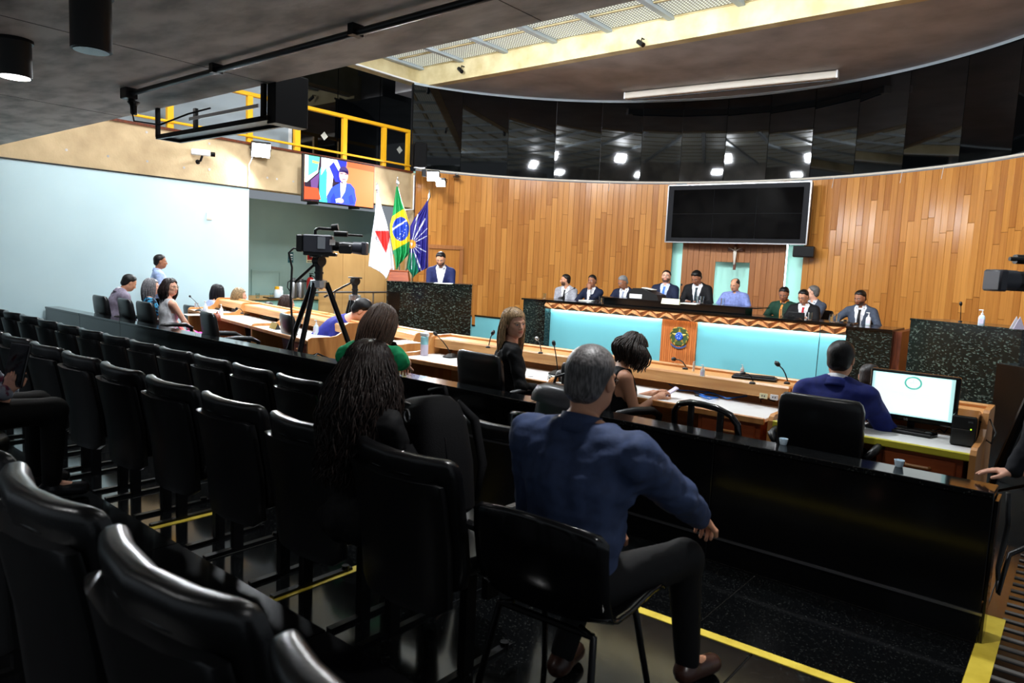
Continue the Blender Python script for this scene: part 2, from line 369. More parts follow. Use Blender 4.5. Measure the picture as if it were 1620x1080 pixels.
clad(aS1, aS2, CR-.1, 'plank_red', hole=(aN0, aN1, zN))
# hidden light strips beside the centre panel and in the niche
def strip(name, a, r, z0, z1, m, sx=.02):
    p = cw(a, (z0+z1)/2, r); MB().box((0, 0, 0), (sx, .02, z1-z0)).build(name, MT[m], wf, p, a-PI/2)
strip('light_strip', aS1-.004, CR+.02, .4, 2.3, 'led'); strip('light_strip', aS2+.004, CR+.02, .4, 2.3, 'led')
strip('light_strip', aN0+.004, CR+.0, .6, zN-.05, 'led'); strip('light_strip', aN1-.004, CR+.0, .6, zN-.05, 'led')
# black glass band
jx = [(653, 200), (731, 200), (805, 200), (880, 200), (952, 200), (1017, 200), (1080, 200), (1150, 200), (1217, 200), (1287, 200), (1357, 195), (1435, 180), (1526, 160), (1610, 150)]
ja = [onwall(*q)[0] for q in jx]+[R(22), R(8)]
gb = struct(MB().grid(lambda u, v: cw(ja[0]+(aR-ja[0])*u, 3.66+v*1.8, CR+.12), 60, 2, flip=True).build('wall_glass_band', MT['plastic_black'], smooth=True), 'band of black glass panels above the wooden wall')
for a0, a1 in zip(ja, ja[1:]):
    p0, p1 = cw(a0, 0, CR+.02), cw(a1, 0, CR+.02); d = p1-p0; L = d.length
    MB().box((0, 0, 0), (L-.012, .02, 1.78)).build('glass_panel', MT['black_glass'], gb, (p0+p1)/2+Vector((0, 0, 4.56)), math.atan2(d.y, d.x)+rng.uniform(-.006, .006))
t3 = struct(MB().tube([cw(aL+(aR-aL)*i/60, 3.635, CR-.02) for i in range(61)], .022, 6).build('trim_3', MT['offwhite']), 'white conduit along the bottom of the black glass band')
struct(MB().grid(lambda u, v: cw(ja[0]+(aR-ja[0])*u, 5.41+v*.05, CR-.02), 60, 2, flip=True).build('trim_4', MT['grey_panel']), 'pale trim where the black glass meets the ceiling')
for px in (985, 1430, 1320, 1495):
    a, z = onwall(px-20 if px < 1000 else px, 285 if px < 1400 else 262); MB().tube([cw(a, 3.62, CR-.03), cw(a+.003, 3.42, CR-.03)], .004, 4).build('loose_cable', MT['white'], t3)
# door in the curved wall beside the podium
a0, a1 = onwall(672, 420)[0], onwall(730, 420)[0]; zt = onwall(705, 393)[1]
p0, p1 = cw(a0, 0, CR-.03), cw(a1, 0, CR-.03); d = p1-p0; L = d.length
dr = empty('door_1', p0, None, None, math.atan2(d.y, d.x)); dr['kind'] = 'structure'; dr['label'] = 'wooden door with reddish frame behind the speaker at the podium'
MB().box((L/2, 0, zt/2), (L-.1, .03, zt)).build('door_leaf', MT['plank'], dr)
MB().box((.03, -.01, zt/2), (.08, .07, zt)).box((L-.03, -.01, zt/2), (.08, .07, zt)).box((L/2, -.01, zt+.03), (L+.02, .07, .09)).build('door_frame', MT['plank_red'], dr)
# ================================================================ furniture
def sgp(v, e): return math.copysign(abs(v)**e, v)
def superloft(mb, levels, n=20, M=None, e=.4, bend=0., mi=0):   # levels: (cx, cy, z, half_width, half_depth)
    vs = []
    for cx, cy, z, hw, hd in levels:
        for k in range(n):
            a = 2*PI*k/n; x = hw*sgp(math.cos(a), e)
            vs.append((cx+x, cy+hd*sgp(math.sin(a), e)+bend*x*x, z))
    L = len(levels)
    fs = [(i*n+k, i*n+(k+1) % n, (i+1)*n+(k+1) % n, (i+1)*n+k) for i in range(L-1) for k in range(n)]
    fs += [tuple(range(n-1, -1, -1)), tuple(range((L-1)*n, L*n))]
    return mb.add(vs, fs, M, mi)
# ---- auditorium seat (faces +Y, origin on the floor)
def make_seat():
    t = empty('auditorium_seat', (0, 0, 0), '', 'chair')
    lv = []
    for z, s, th in ((.33, .8, .02), (.35, .95, .028), (.42, 1, .032), (.55, 1.0, .034), (.68, 1.0, .034), (.76, 1.0, .034), (.795, .98, .033), (.81, .95, .029), (.819, .9, .02), (.822, .82, .008)):
        lv.append((0, -.235-.085*((z-.33)/.49)**1.3, z, .252*s, th))
    b = superloft(MB(), lv, 28, e=.36, bend=.95).build('backrest', MT['vinyl'], t, smooth=50)
    lv = [(0, -.285-.085*max(0, (z-.33)/.49)**1.3, z, .235*s, .018) for z, s in ((.26, .8), (.29, .97), (.5, 1), (.7, 1), (.735, .99), (.742, .9))]
    superloft(MB(), lv, 24, e=.3, bend=.95).build('back_shell', MT['plastic_black'], t, smooth=40)
    MB().tube([(x, -.36-.0+.95*x*x+.03, .752) for x in np.linspace(-.19, .12, 9)], .006, 6).build('back_lip', MT['plastic_gloss'], t, smooth=True)
    superloft(MB(), [(0, -.15, .36, .2, .02), (0, -.155, .38, .235, .035), (0, -.17, .5, .24, .04), (0, -.19, .6, .235, .035), (0, -.195, .62, .2, .02)], 24, e=.4, bend=.3).build('seat', MT['vinyl'], t, smooth=50)
    MB().box((.285, -.09, .6), (.05, .27, .035), b=.012).build('armrest', MT['plastic_black'], t)
    MB().box((.285, -.1, .45), (.028, .06, .28)).build('armrest_post', MT['metal_black'], t)
    for s in (-1, 1):
        MB().box((s*.2, -.12, .19), (.035, .05, .38)).build('leg', MT['metal_black'], t)
        MB().box((s*.2, -.08, .008), (.03, .42, .016)).cyl((s*.2, .1, .0), (s*.2, .1, .03), .018, 8).build('foot_bar', MT['metal_black'], t)
    return t
seat0 = make_seat(); first = [True]
seat_down = superloft(MB(), [(0, .0, .37, .22, .21), (0, 0, .385, .24, .235), (0, 0, .43, .245, .24), (0, 0, .45, .235, .23), (0, 0, .455, .2, .2)], 24, e=.4).build('seat_cushion', MT['vinyl'], smooth=50, me=True); seat_down.materials.append(MT['vinyl'])
def lower(o):
    for c in o.children:
        if c.name.split('.')[0] == 'seat': c.data = seat_down
    return o
def put_seat(x, y, z, label, group, rz=0, arm=False):
    o = copy_tree(seat0)
    o.location = (x, y, z); o.rotation_euler = (0, 0, rz); o['label'] = label; o['group'] = group
    if not arm:
        for c in list(o.children):
            if c.name.startswith('armrest'): bpy.data.objects.remove(c, do_unlink=True)
    return o
for i in range(16):
    sA = put_seat(-2.25-.566*i, 2.94, 0, 'black vinyl auditorium seat in the row along the parapet, %s from the right' % ORD[i], 'auditorium seats along the parapet', R(rng.uniform(-1.5, 1.5)))
    if i in (2, 3): lower(sA)
for i in range(10):
    sB = put_seat(-1.82-.582*i, 1.93, .13, 'black vinyl auditorium seat in the middle row, %s from the right' % ORD[i], 'auditorium seats in the middle row', R(rng.uniform(-1, 1)), i == 0)
    if i in (0, 1): lower(sB)
for i in range(7):
    sC = put_seat(-.6-.568*i, .81, .26, 'black vinyl auditorium seat in the blurred nearest row, %s from the right' % ORD[i], 'auditorium seats in the nearest row', R(rng.uniform(-1, 1)))
    if i == 6: lower(sC)
for c in list(seat0.children): bpy.data.objects.remove(c, do_unlink=True)
bpy.data.objects.remove(seat0, do_unlink=True)
# ---- office chair (faces +Y)
def make_office():
    t = empty('office_chair', (0, 0, 0), '', 'chair')
    lv = [(0, -.22-.07*((z-.42)/.5), z, .235*s, th) for z, s, th in ((.46, .82, .02), (.49, .95, .035), (.6, 1, .04), (.75, 1, .04), (.88, .99, .036), (.92, .94, .03), (.94, .86, .02), (.945, .7, .008))]
    superloft(MB(), lv, 24, e=.35, bend=.5).build('backrest', MT['vinyl'], t, smooth=50)
    superloft(MB(), [(0, .02, .4, .21, .2), (0, .02, .42, .24, .235), (0, .02, .46, .24, .235), (0, .02, .485, .215, .21), (0, .02, .49, .18, .18)], 24, e=.4).build('seat', MT['vinyl'], t, smooth=50)
    for s in (-1, 1):
        MB().tube([(s*.25, -.22, .62), (s*.285, -.18, .66), (s*.29, -.05, .67), (s*.29, .12, .66), (s*.285, .2, .62), (s*.27, .2, .5), (s*.22, .12, .42)], [.018, .024, .028, .028, .024, .018, .016], 8).build('armrest', MT['plastic_black'], t, smooth=True)
    MB().cyl((0, 0, .1), (0, 0, .41), .028, 12).box((0, -.16, .42), (.07, .16, .03)).build('pedestal', MT['metal_black'], t)
    for k in range(5):
        a = R(72*k+18); c = (math.cos(a), math.sin(a))
        l = MB().tube([(0, 0, .11), (c[0]*.15, c[1]*.15, .1), (c[0]*.28, c[1]*.28, .075)], [.022, .018, .014], 8).build('base_leg', MT['plastic_black'], t)
        MB().cyl((c[0]*.28-c[1]*.02, c[1]*.28+c[0]*.02, .028), (c[0]*.28+c[1]*.02, c[1]*.28-c[0]*.02, .028), .028, 10).build('caster', MT['plastic_black'], l)
    return t
off0 = make_office(); off_used = [False]
def put_office(x, y, z, rz, label, group='office chairs at the plenary desks'):
    o = copy_tree(off0) if off_used[0] else off0; off_used[0] = True
    o.location = (x, y, z); o.rotation_euler = (0, 0, rz); o['label'] = label; o['group'] = group; return o
# ---- desks (user side at y=0, ledge towards +y)
side_prof = [(0, 0), (0, .715), (.015, .74), (.04, .752), (.25, .752), (.33, .765), (.385, .80), (.41, .85), (.43, .885), (.46, .9), (.72, .9), (.745, .89), (.75, .87), (.75, 0)]
def desk(x0, y0, z0, L, rz, label, ends=(1, 1), yellow=False, drawers=(1,), group='wooden plenary desks'):
    t = empty('plenary_desk', (x0, y0, z0), label, 'desk', rz, group)
    MB().box((L/2, .27, .706), (L-.05, .5, .024), b=.003).build('worktop', MT['laminate'], t)
    MB().box((L/2, .012, .7), (L-.05, .022, .042), b=.005).build('edge_strip', MT['yellow_edge' if yellow else 'desk_edge'], t)
    MB().box((L/2, .60, .862), (L-.05, .29, .03), b=.01).build('ledge', MT['desk_wood'], t)
    MB().box((L/2, .466, .825), (L-.05, .03, .09), b=.008).build('ledge_front', MT['desk_wood'], t)
    MB().box((L/2, .70, .885), (L-.05, .05, .03), b=.008).build('ledge_rail', MT['desk_wood'], t)
    MB().box((L/2, .72, .42), (L-.05, .025, .84)).build('back_panel', MT['desk_wood'], t)
    prof = side_prof
    for k, x in ((0, 0), (1, L-.03)):
        if ends[k]:
            n = len(prof); vs = [(x+d, p[0], p[1]) for d in (0, .03) for p in prof]
            fs = [tuple(range(n-1, -1, -1)), tuple(range(n, 2*n))]+[(i, (i+1) % n, (i+1) % n+n, i+n) for i in range(n)]
            MB().add(vs, fs).build('side_panel', MT['desk_edge'], t)
    for s in drawers:
        cx = .27 if s == 0 else L-.27
        c = MB().box((cx, .3, .34), (.42, .5, .66)).build('drawer_cabinet', MT['drawer_wood'], t)
        for k in range(3):
            d = MB().box((cx, .042, .57-k*.2), (.36, .02, .17), b=.006).build('drawer_front', MT['drawer_wood'], c)
        MB().tube([(cx-.06, .03, .6), (cx-.055, .012, .6), (cx+.055, .012, .6), (cx+.06, .03, .6)], .009, 6).build('handle', MT['desk_edge'], c)
        MB().cyl((cx+.19, .045, .44), (cx+.19, .03, .44), .02, 12).build('lock', MT['chrome'], c)
    return t
YD = 4.40
desk(-1.49, YD, 0, 1.1, 0, 'desk unit with yellow edged worktop carrying the computer monitor', (1, 1), True, (1,))
desk(-3.2, YD, 0, 1.71, 0, 'desk unit with blue cables on its white worktop, left of the monitor desk', (1, 0))
desk(-4.95, YD, 0, 1.75, 0, 'desk unit with the tall pastel dispenser, at the aisle', (1, 0))
ra = R(180-11.3)
def lrow(s): return Vector((-6.35, 4.40, 0))+Vector((math.cos(ra), math.sin(ra), 0))*s
for s, L, lab, dr_ in ((1.72, 1.72, 'desk unit with a gold nameplate, left of the tripod', (1,)), (3.34, 1.62, 'desk unit with the red brown purse, second left of the tripod', ()), (4.5, 1.16, 'desk unit in front of the woman in white, nearest the pale blue wall', ())):
    p = lrow(s); desk(p.x, p.y, 0, L, R(-11.3), lab, (1, 1 if s < 2 else 0), False, dr_)
YD2 = 5.86
for x0, L, lab in ((-2.2, 1.6, 'rear row desk unit beyond the computer monitor'), (-3.9, 1.7, 'rear row desk unit beyond the blue cables'), (-5.3, 1.4, 'rear row desk unit beyond the pastel dispenser')):
    desk(x0, YD2, -.2, L, 0, lab, (1, 1 if x0 > -3 else 0), False, (), 'wooden desks of the rear row')
for x0, y0, L, lab in ((-8.2, 6.1, 1.5, 'rear row desk unit beyond the tripod, at the aisle'), (-9.8, 6.42, 1.6, 'rear row desk unit in front of the brown haired woman'), (-11.4, 6.74, 1.6, 'rear row desk unit nearest the alcove counter')):
    desk(x0, y0, -.2, L, R(-11.3), lab, (1, 1 if x0 > -9 else 0), False, (), 'wooden desks of the rear row')
# ---- rostrum
ro = empty('rostrum', (-5.65, 11.5, -.2), 'long curved-wall rostrum with faceted wooden trim and lit turquoise front', 'rostrum')
def rb(name, x0, x1, y0, y1, z0, z1, m, par=ro, b=0): return MB().box(((x0+x1)/2+5.65, (y0+y1)/2-11.5, (z0+z1)/2+.2), (x1-x0, y1-y0, z1-z0), b=b).build(name, MT[m], par)
RX0, RX1 = -8.50, -2.83
rb('top_slab', RX0-.06, RX1, 11.44, 12.15, .93, .965, 'granite_plain', b=.004)
rb('front_panel', RX0, -5.98, 11.66, 11.7, -.2, .86, 'teal'); rb('front_panel', -5.30, RX1, 11.66, 11.7, -.2, .86, 'teal')
rb('trim_backing', RX0, RX1, 11.5, 11.66, .80, .93, 'dark_wood')
for i in range(17): rb('slat', -5.98+i*.04, -5.98+i*.04+.036, 11.63, 11.66, -.2, .8, 'slat_wood')
for x0, x1 in ((RX0+.02, -6.0), (-5.28, RX1-.02)): rb('light_strip', x0, x1, 11.6, 11.625, .78, .797, 'led_bright')
rb('light_strip', -5.96, -5.32, 11.56, 11.58, .785, .797, 'led_warm')
n = 17; wd = (RX1-RX0)/n; zt, zb_ = .93+.2, .785+.2; pr = -.07
for i in range(n):     # faceted trim: every unit is a folded relief of six faces
    x = RX0+wd*i+5.65; yq = -.0
    T0 = (x, yq, zt); T1 = (x+wd, yq, zt); Bm = (x+wd/2, yq, zb_); C = (x+wd/2, pr, zb_+.085)
    P0 = (x, pr, zb_+.065); P1 = (x+wd, pr, zb_+.065); B0 = (x, yq, zb_); B1 = (x+wd, yq, zb_)
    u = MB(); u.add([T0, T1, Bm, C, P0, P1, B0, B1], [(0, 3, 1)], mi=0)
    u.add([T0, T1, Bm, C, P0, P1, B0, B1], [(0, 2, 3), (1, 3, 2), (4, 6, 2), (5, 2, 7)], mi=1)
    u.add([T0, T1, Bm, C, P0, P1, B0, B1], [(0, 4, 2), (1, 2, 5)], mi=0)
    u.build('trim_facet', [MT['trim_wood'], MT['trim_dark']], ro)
rb('side_block', -9.08, RX0-.06, 11.48, 12.3, -.2, .93, 'granite_green', b=.004); rb('side_cap', -9.1, RX0-.06, 11.44, 12.3, .93, .96, 'granite_plain')
rb('side_strip', RX0-.06, RX0, 11.47, 11.7, -.2, .93, 'granite_green')
rb('side_block', RX1, -2.2, 11.48, 12.3, -.2, .9, 'granite_green', b=.004); rb('side_cap', RX1, -2.2, 11.44, 12.3, .9, .93, 'granite_plain')
rb('end_board', -2.2, -2.1, 11.6, 13.6, -.2, .9, 'dark_wood')
rb('president_table', -7.3, -4.5, 11.72, 12.05, .965, 1.075, 'granite_plain', b=.006); rb('president_top', -7.35, -4.3, 11.68, 12.3, 1.075, 1.095, 'plastic_gloss')
# coat of arms on the front
pe = aty(1074, 532, 11.6); em = empty('coat_of_arms', (pe.x, 11.63, pe.z), 'round national coat of arms with blue disc and green wreath on the rostrum front', 'emblem')
mat('em_green', (70, 92, 50), .5, metal=.3); mat('em_blue', (40, 90, 200), .3); mat('em_gold', (196, 160, 70), .35, metal=.5); mat('em_ribbon', (60, 84, 130), .4)
Fm = RX(R(90))
MB().lathe([(.17, 0), (.17, .012), (.155, .018)], 28, Fm).build('plate', MT['em_green'], em)
mb = MB()
for k in range(5):
    a = R(90+72*k); c = (math.cos(a), math.sin(a)); q = .15
    l = R(36); p = [(c[0]*q, c[1]*q)]
    for s in (1, -1):
        p.append((math.cos(a+s*l)*.06, math.sin(a+s*l)*.06))
    mb.add([(p[0][0], -.018, p[0][1]), (p[1][0], -.018, p[1][1]), (0, -.036, 0), (p[2][0], -.018, p[2][1])], [(0, 2, 1), (0, 3, 2)])
mb.build('star', MT['em_gold'], em)
MB().lathe([(.075, 0), (.075, .03), (.06, .042)], 24, Fm).build('blue_disc', MT['em_blue'], em)
for k in range(5):
    a = R(90+72*k); MB().lathe([(.009, .04), (.006, .046)], 8, T(math.cos(a)*.035, 0, math.sin(a)*.035) @ Fm).build('small_star', MT['white'], em)
for s in (-1, 1):
    for k in range(9):
        a = R(-60+k*15)*s+ (0 if s > 0 else PI); r = .165
        MB().ball((0, 0, 0), (.034, .009, .014), 8, T(math.cos(a)*r, -.02, math.sin(a)*r) @ RY(-a+R(70)*s)).build('leaf', MT['em_green'] if k % 2 else MT['em_gold'], em)
MB().grid(lambda u, v: (-.15+.3*u, -.03, -.13-.03*v-.06*(1-(2*u-1)**2)), 12, 2).build('ribbon', MT['em_ribbon'], em)
# platform below the rostrum seats
slab('floor', -9.4, -2.1, 12.3, 15.2, -.2, .12, 'dark_wood', 'raised platform behind the rostrum')
# turquoise stair flank and right low panel
pf = MB().prism([(-10.56, -.2), (-10.56, .26), (-10.42, .26), (-10.42, .48), (-9.08, .48), (-9.08, -.2)], .06, T(0, 11.5, 0)).build('stair_panel', MT['teal']); thing(pf, 'turquoise stepped flank panel between podium and rostrum', 'panel')
MB().box((-9.75, 11.53, .49), (1.36, .09, .03)).box((-10.49, 11.53, .27), (.16, .09, .03)).build('cap', MT['granite_plain'], pf)
q = atz(1400, 571, .35); pf = thing(MB().box((0, 0, 0), (.75, .08, .6), b=.004).build('low_panel', MT['teal'], None, (q.x-.12, q.y, .1)), 'low turquoise panel behind the bald man, right of the rostrum', 'panel')
MB().box((0, -.01, .31), (.79, .12, .03)).box((.4, .02, 0), (.05, .14, .6)).build('cap', MT['dark_wood'], pf)
# ---- granite podium (left) and granite desk (right)
def granite_desk(name, P0, P1, z, depth, label):
    d = P1-P0; L = math.hypot(d.x, d.y); t = empty(name, (P0.x, P0.y, -.2), label, 'podium', math.atan2(d.y, d.x)); h = z+.2
    MB().box((L/2, .02, h/2), (L, .04, h-.02), b=.003).build('front_slab', MT['granite_green'], t)
    MB().box((.02, depth/2+.02, h/2), (.04, depth-.04, h-.02)).build('side_slab', MT['granite_green'], t); MB().box((L-.02, depth/2+.02, h/2), (.04, depth-.04, h-.02)).build('side_slab', MT['granite_green'], t)
    MB().box((L/2, depth/2, h-.012), (L+.01, depth+.02, .024), b=.003).build('top_slab', MT['granite_green'], t); return t, L
pod, PL = granite_desk('podium', atz(612, 444, 1.25), atz(747, 450, 1.25), 1.25, .6, 'dark green granite speaker podium beside the flags')
MB().box((.13, -.012, 1.02), (.2, .024, .5)).build('recess_panel', MT['granite_plain'], pod)
gd, GL = granite_desk('granite_desk', atz(1441, 503, 1.2), atz(1618, 521, 1.2), 1.2, .55, 'dark green granite side desk right of the rostrum')
MB().box((GL+.6, -.35, .55), (.6, .6, 1.1), b=.005).build('lower_block', MT['granite_plain'], gd)
# ================================================================ lamps
def flood(loc, target, power, label, size=.3, col=(.9, .95, 1), spread=170):
    loc = Vector(loc); d = (Vector(target)-loc).normalized(); t = empty('floodlight', loc, label, 'floodlight', 0, 'white floodlights')
    t.rotation_euler = d.to_track_quat('-Z', 'Y').to_euler()
    MB().box((0, 0, .045), (size, size*.8, .09), b=.012).build('housing', MT['plastic_black'], t)
    MB().box((0, 0, -.002), (size-.03, size*.8-.03, .006)).build('led_face', MT['lamp_on'], t)
    MB().tube([(-size/2-.01, 0, .05), (-size/2-.01, 0, .16), (size/2+.01, 0, .16), (size/2+.01, 0, .05)], .008, 6).build('bracket', MT['metal_black'], t)
    l = bpy.data.lights.new('floodlight_beam', 'AREA'); l.energy = power; l.color = col; l.shape = 'RECTANGLE'; l.size = size-.02; l.size_y = size*.8-.02; l.spread = R(spread)
    o = bpy.data.objects.new('floodlight_beam', l); COL.objects.link(o); o.parent = t; o.location = (0, 0, -.012)
    return t
p = atx(413, 238, -11.82); flood(p, (-6.5, 5, .5), 130, 'dazzling white floodlight on the concrete band above the pale blue wall', .34)
p = atd(685, 279, 15.3); flood(p, (-7, 5.5, .8), 120, 'dazzling white floodlight in the corner above the flags, upper one', .28)
p = atd(697, 290, 15.2); flood(p, (-9.3, 8.2, .8), 35, 'dazzling white floodlight in the corner above the flags, lower one', .22, (1, .96, .9))
for i, (x, y, z, tx, ty, pw_) in enumerate(((-10, 4.6, 5.3, -9.5, 6.5, 90), (-6.6, 4.6, 5.3, -6.2, 7, 90), (-3.2, 4.6, 5.3, -3.5, 7, 100), (-8.6, 6.6, 5.5, -8.5, 13.2, 170), (-5, 6.6, 5.5, -5.2, 13.5, 170), (-1.6, 6.6, 5.5, -2, 13.2, 150), (-7.2, 4.0, 4.9, -12, 4.5, 50))):
    flood((x, y, z), (tx, ty, .6), pw_, 'white floodlight hung under the roof glazing, %s of that set' % ORD[i], .36)
# cylinder downlights under the low ceiling
def downlight(x, y, r, L, on, label):
    t = empty('downlight', (x, y, 2.95), label, 'ceiling lamp', 0, 'black cylinder downlights')
    MB().lathe([(r+.012, -.02), (r+.012, 0)], 24).build('collar', MT['metal_black'], t)
    MB().lathe([(r*.9, -L), (r, -L), (r, -.02), (r*.9, -.02)], 28).build('can', MT['plastic_black'], t, smooth=40)
    MB().lathe([(r*.86, -L-.004), (r*.86, -L+.004)], 24).build('lens', MT['spot_on' if on else 'plastic_gloss'], t)
    if on:
        l = bpy.data.lights.new('downlight_beam', 'SPOT'); l.energy = 105; l.spot_size = R(110); l.spot_blend = .8; l.shadow_soft_size = .05
        o = bpy.data.objects.new('downlight_beam', l); COL.objects.link(o); o.parent = t; o.location = (0, 0, -L-.02)
p = atz(22, 62, 2.95); downlight(p.x, p.y, .1, .245, True, 'lit black cylinder downlight at the left edge of the low ceiling')
p = atz(143, -12, 2.95); downlight(p.x, p.y, .1, .3, False, 'unlit black cylinder downlight on the low ceiling, the one nearer the photographer')
for i, (x, y) in enumerate(((-1.2, 2.25), (-2.6, -.6), (.8, 1.2))): downlight(x, y, .1, .24, True, 'added unseen cylinder downlight brightening the audience seats, %s of that set' % ORD[i])  # out-of-view lamps added to brighten the audience and the seated man's shoulders
# conduit and hanging monitor rack at the edge of the low ceiling
t = thing(MB().tube([(-6.45, 2.69, 2.905), (-4, 2.69, 2.905), (-1.5, 2.69, 2.905), (1.5, 2.69, 2.905)], .022, 8).build('ceiling_conduit', MT['plastic_black'], smooth=True), 'long black conduit running along the low concrete ceiling', 'conduit')
for x in (-5.05, -3.46, -1.9): MB().box((x, 2.69, 2.92), (.05, .08, .07)).build('clamp', MT['metal_black'], t)
MB().box((-6.5, 2.69, 2.91), (.12, .1, .09), b=.006).build('junction_box', MT['plastic_black'], t)
MB().tube([(-6.5, 2.69, 2.88), (-6.55, 2.75, 2.7), (-6.4, 2.9, 2.68), (-6.3, 3.1, 2.8), (-6.1, 3.2, 2.85)], .008, 6).build('loose_cable', MT['plastic_black'], t, smooth=True)
t = empty('ceiling_sensor', (-6.55, 2.75, 2.95), 'small black sensor hanging from the low ceiling by the conduit end', 'sensor')
MB().lathe([(.02, -.2), (.028, -.19), (.03, -.12), (.05, -.1), (.05, -.09), (.012, -.08), (.012, 0)], 14).build('body', MT['plastic_black'], t)
t = empty('monitor_rack', (-6.1, 3.3, 2.95), 'empty black steel monitor rack hanging from the edge of the low ceiling', 'rack')
X0, X1 = -1.0, .9; zB = -.27
mb = MB()
for y in (-.1, .12): mb.box((-.05, y, zB), (1.9, .03, .04))
for x in (X0, X1): mb.box((x, .01, zB), (.03, .25, .04))
mb.build('base_frame', MT['metal_black'], t)
MB().box((-.05, .01, zB+.01), (1.86, .2, .012)).build('tray', MT['metal_black'], t)
for x, y in ((X0, -.1), (X1-.06, -.1), (X0+.3, .12), (X1, .12)): MB().box((x, y, -.13), (.045, .03, .28)).build('hanger', MT['metal_black'], t)
MB().box((X1+.03, .06, -.11), (.12, .3, .4), b=.004).build('end_plate', MT['metal_black'], t)
MB().box((-.1, .06, -.1), (1.2, .012, .03)).build('cross_bar', MT['steel'], t)
MB().tube([(-.8, 0, zB+.03), (-.5, .05, zB+.06), (-.3, 0, zB+.04), (0, .05, zB+.05), (.3, .0, zB+.04)], .012, 6).build('cable_bundle', MT['plastic_black'], t, smooth=True)
# yellow railing of the mezzanine
t = empty('railing', (-12, 9, 3.6), 'yellow steel railing of the mezzanine', 'railing')
for y, wd in ((5.6, .1), (7.02, .1), (8.0, .12), (9.1, .1), (10.13, .1), (10.82, .1)): MB().box((0, y-9, .41), (.07, wd, .82)).build('post', MT['yellow'], t)
MB().box((0, -.6, .84), (.09, 7.0, .07), b=.01).build('top_rail', MT['yellow'], t); MB().tube([(.05, -4.1, .1), (.05, 2.0, .1)], .022, 8).build('lower_rail', MT['yellow'], t)
# wall bits on the left
p = atx(320, 245, -11.94); t = empty('security_camera', (-12, p.y, p.z), 'white bullet security camera on the concrete band', 'camera')
MB().box((.1, 0, .03), (.1, .3, .1), M=RZ(R(-25)), b=.015).build('housing', MT['white_gloss'], t); MB().cyl((.15, .1, .02), (.18, .165, .02), .04, 14).build('lens', MT['plastic_gloss'], t)
MB().tube([(0, -.05, -.12), (.08, -.04, -.1), (.1, -.02, -.02)], .02, 8).lathe([(.04, 0), (.04, .01)], 10, T(0, -.05, -.12) @ RY(R(90))).build('bracket', MT['metal_black'], t)
p = atx(331, 342, -12); t = empty('wall_socket', (-12, p.y, p.z), 'small cream socket plate on the pale blue wall', 'socket')
MB().box((.006, 0, 0), (.012, .1, .13), b=.004).build('plate', MT['offwhite'], t); MB().box((.014, 0, 0), (.006, .04, .05)).build('outlet', MT['white'], t)
p = atx(394, 270, -11.98); thing(MB().tube([(-11.985, p.y, 2.8), (-11.985, p.y, 3.2), (-11.96, p.y+.06, 3.35)], .012, 6).build('cable_duct', MT['white']), 'thin white cable duct running down from the floodlight', 'cable duct')
p = atx(646, 275, -11.86); thing(MB().tube([(-11.86, 10.9, 3.5), (-11.86, 10.9, 2.75), (-11.86, 10.6, 2.72)], .018, 6).build('conduit_pipe', MT['white']), 'white conduit pipe on the concrete pier behind the flags', 'conduit')
p = atd(664, 250, 14.9); t = empty('loudspeaker', p, 'large black loudspeaker mounted in the upper left corner by the glass band', 'loudspeaker', R(-35))
MB().box((0, 0, .05), (.3, .26, .5), b=.02).build('cabinet', MT['matte_black'], t); MB().box((0, -.155, .05), (.28, .01, .46)).build('grille', MT['matte_black'], t); MB().box((0, .1, -.3), (.08, .08, .15)).build('mount', MT['metal_black'], t)
# alcove: counter, vessels, door, signs, extinguisher, wooden partition with handrail
zc = atx(440, 471, -13.0).z
t = empty('alcove_counter', (-13.1, 8.4, -.2), 'turquoise counter with wooden top in the alcove', 'counter')
MB().box((-.3, -.1, zc+.18), (1.0, 2.5, .04), b=.006).build('counter_top', MT['ply'], t); MB().box((-.3, -.1, (zc+.16)/2), (.9, 2.44, zc+.14)).build('cabinet', MT['teal_soft'], t)
def oncounter(px): p = atx(px, 468, -12.95); return Vector((-12.95, p.y, zc))
def lathe_thing(name, parts, loc, label, cat, group=None):
    t = empty(name, loc, label, cat, 0, group)
    for nm, prof, m in parts: MB().lathe(prof, 18).build(nm, MT[m], t, smooth=40)
    return t
for px, lab, capm in ((438, 'glass jar with a yellow lid on the alcove counter', 'yellow'), (443.5, 'glass jar with a white lid on the alcove counter', 'white')):
    lathe_thing('glass_jar', (('body', [(.05, .012), (.055, .03), (.055, .15), (.04, .18)], 'pump'), ('lid', [(.045, .18), (.045, .23), (.02, .24)], capm)), oncounter(px), lab, 'jar')
t = thing(MB().box((0, 0, .006), (.2, .5, .012), b=.004).build('serving_tray', MT['plastic_black'], None, oncounter(438)), 'dark serving tray under the jars on the counter', 'tray'); MB().box((0, -.25, .014), (.2, .01, .02)).box((0, .25, .014), (.2, .01, .02)).build('rim', MT['plastic_black'], t)
for px in (407.5, 430): lathe_thing('drinking_glass', (('cup', [(.03, 0), (.035, .005), (.04, .1), (.037, .1), (.032, .012)], 'glass'),), oncounter(px), 'empty drinking glass on the alcove counter, ' + ('apart from the jars' if px < 420 else 'beside the jars'), 'glass')
for px, lab in ((464, 'tall steel thermos jug on the alcove counter, left of the pair'), (475, 'tall steel thermos jug on the alcove counter, right of the pair')):
    t = lathe_thing('thermos_jug', (('body', [(.07, 0), (.08, .01), (.08, .3), (.07, .33)], 'steel'), ('lid', [(.072, .33), (.075, .36), (.05, .41), (.02, .42)], 'plastic_black')), oncounter(px), lab, 'thermos')
    MB().tube([(0, -.07, .36), (0, -.13, .33), (0, -.14, .22), (0, -.085, .15)], .012, 6).build('handle', MT['plastic_black'], t)
